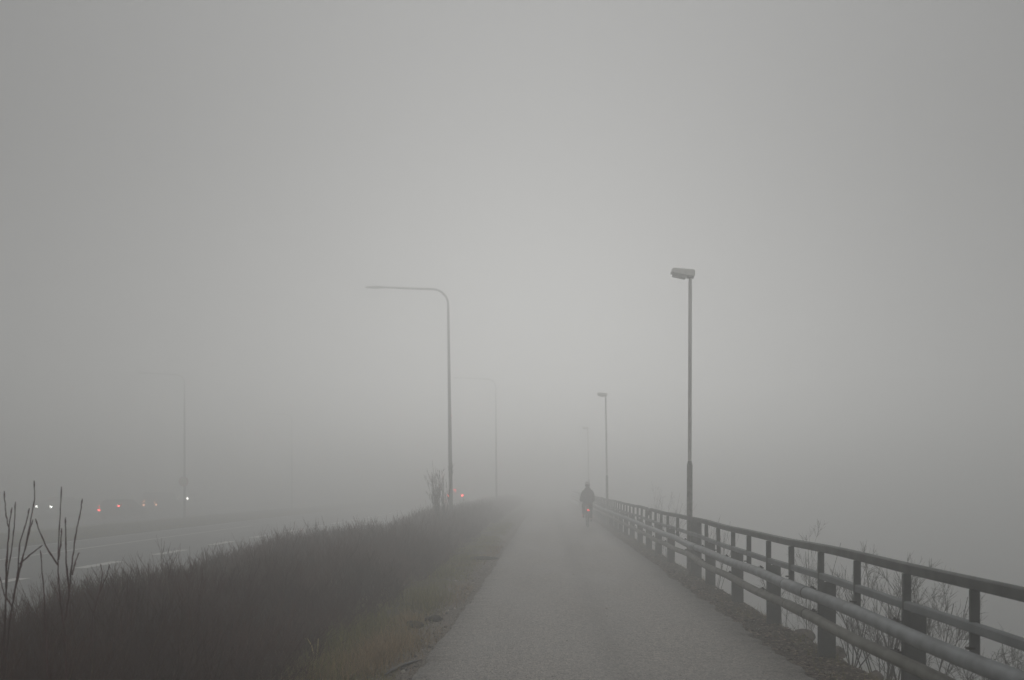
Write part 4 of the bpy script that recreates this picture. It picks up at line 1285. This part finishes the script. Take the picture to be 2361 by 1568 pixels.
    for nm, lx, ly, lz, lw, lh, m in lamps:
        MB().box((lx, ly, lz), (lw, 0.06, lh), 0.02).build(nm, m, t)
    return t
dark = mat('dark_car_paint', (0.03, 0.034, 0.035), (0.026, 0.03, 0.031), rough=0.3, spec=0.5)
grey = mat('grey_car_paint', (0.16, 0.17, 0.17), (0.15, 0.16, 0.16), rough=0.3, spec=0.5)
white = mat('pale_van_paint', (0.45, 0.45, 0.44), (0.42, 0.42, 0.41), rough=0.35, spec=0.5)
vehicle('estate_car', 'dim dark car on the opposite road with one bright red rear fog lamp', 'car', 'estate', -35.1, 64.0, -1.13, 0, dark,
        lamps=[('tail_light', -0.80, 0.02, 1.08, 0.10, 0.10, M['tail_dim']), ('tail_light', 0.80, 0.02, 1.14, 0.13, 0.11, M['tail']), ('fog_light', -0.78, -0.02, 0.82, 0.18, 0.17, M['fog_lamp'])])
vehicle('van', 'pale van with three red rear lights showing beside the lamp in the hedge', 'van', 'van', -10.1, 89.0, -0.505, 0, white,
        lamps=[('tail_light', -0.82, -0.02, 1.06, 0.19, 0.22, M['tail']), ('tail_light', 0.82, -0.02, 1.06, 0.22, 0.24, M['tail']), ('brake_light', -0.02, -0.02, 1.68, 0.20, 0.11, M['tail'])])
for m_ in ('tail',):
    pass
vehicle('van', 'far van with four small amber rear lights, beyond the dark car', 'van', 'van', -39.0, 78.5, -1.13, 0, grey,
        lamps=[('tail_light', -0.62, -0.02, 0.90, 0.14, 0.13, M['amber']), ('tail_light', 0.62, -0.02, 0.92, 0.14, 0.13, M['amber']), ('upper_light', -0.60, -0.02, 1.22, 0.14, 0.13, M['amber']), ('upper_light', 0.48, -0.02, 1.24, 0.12, 0.09, M['amber'])])
gh = 'oncoming cars with lit headlights'
vehicle('saloon_car', 'oncoming car with two white headlights seen among the tall red shoots', 'car', 'saloon', -44.1, 74.5, -0.795, math.pi, grey, gh,
        lamps=[('headlight', -0.64, 4.50, 0.60, 0.17, 0.16, M['head']), ('headlight', 0.64, 4.50, 0.60, 0.17, 0.16, M['head'])])
vehicle('saloon_car', 'oncoming car with two white headlights either side of the sign post', 'car', 'saloon', -47.9, 109.5, -0.795, math.pi, dark, gh,
        lamps=[('headlight', -0.70, 4.50, 0.74, 0.24, 0.22, M['head_far']), ('headlight', 0.70, 4.50, 0.74, 0.26, 0.24, M['head_far'])])
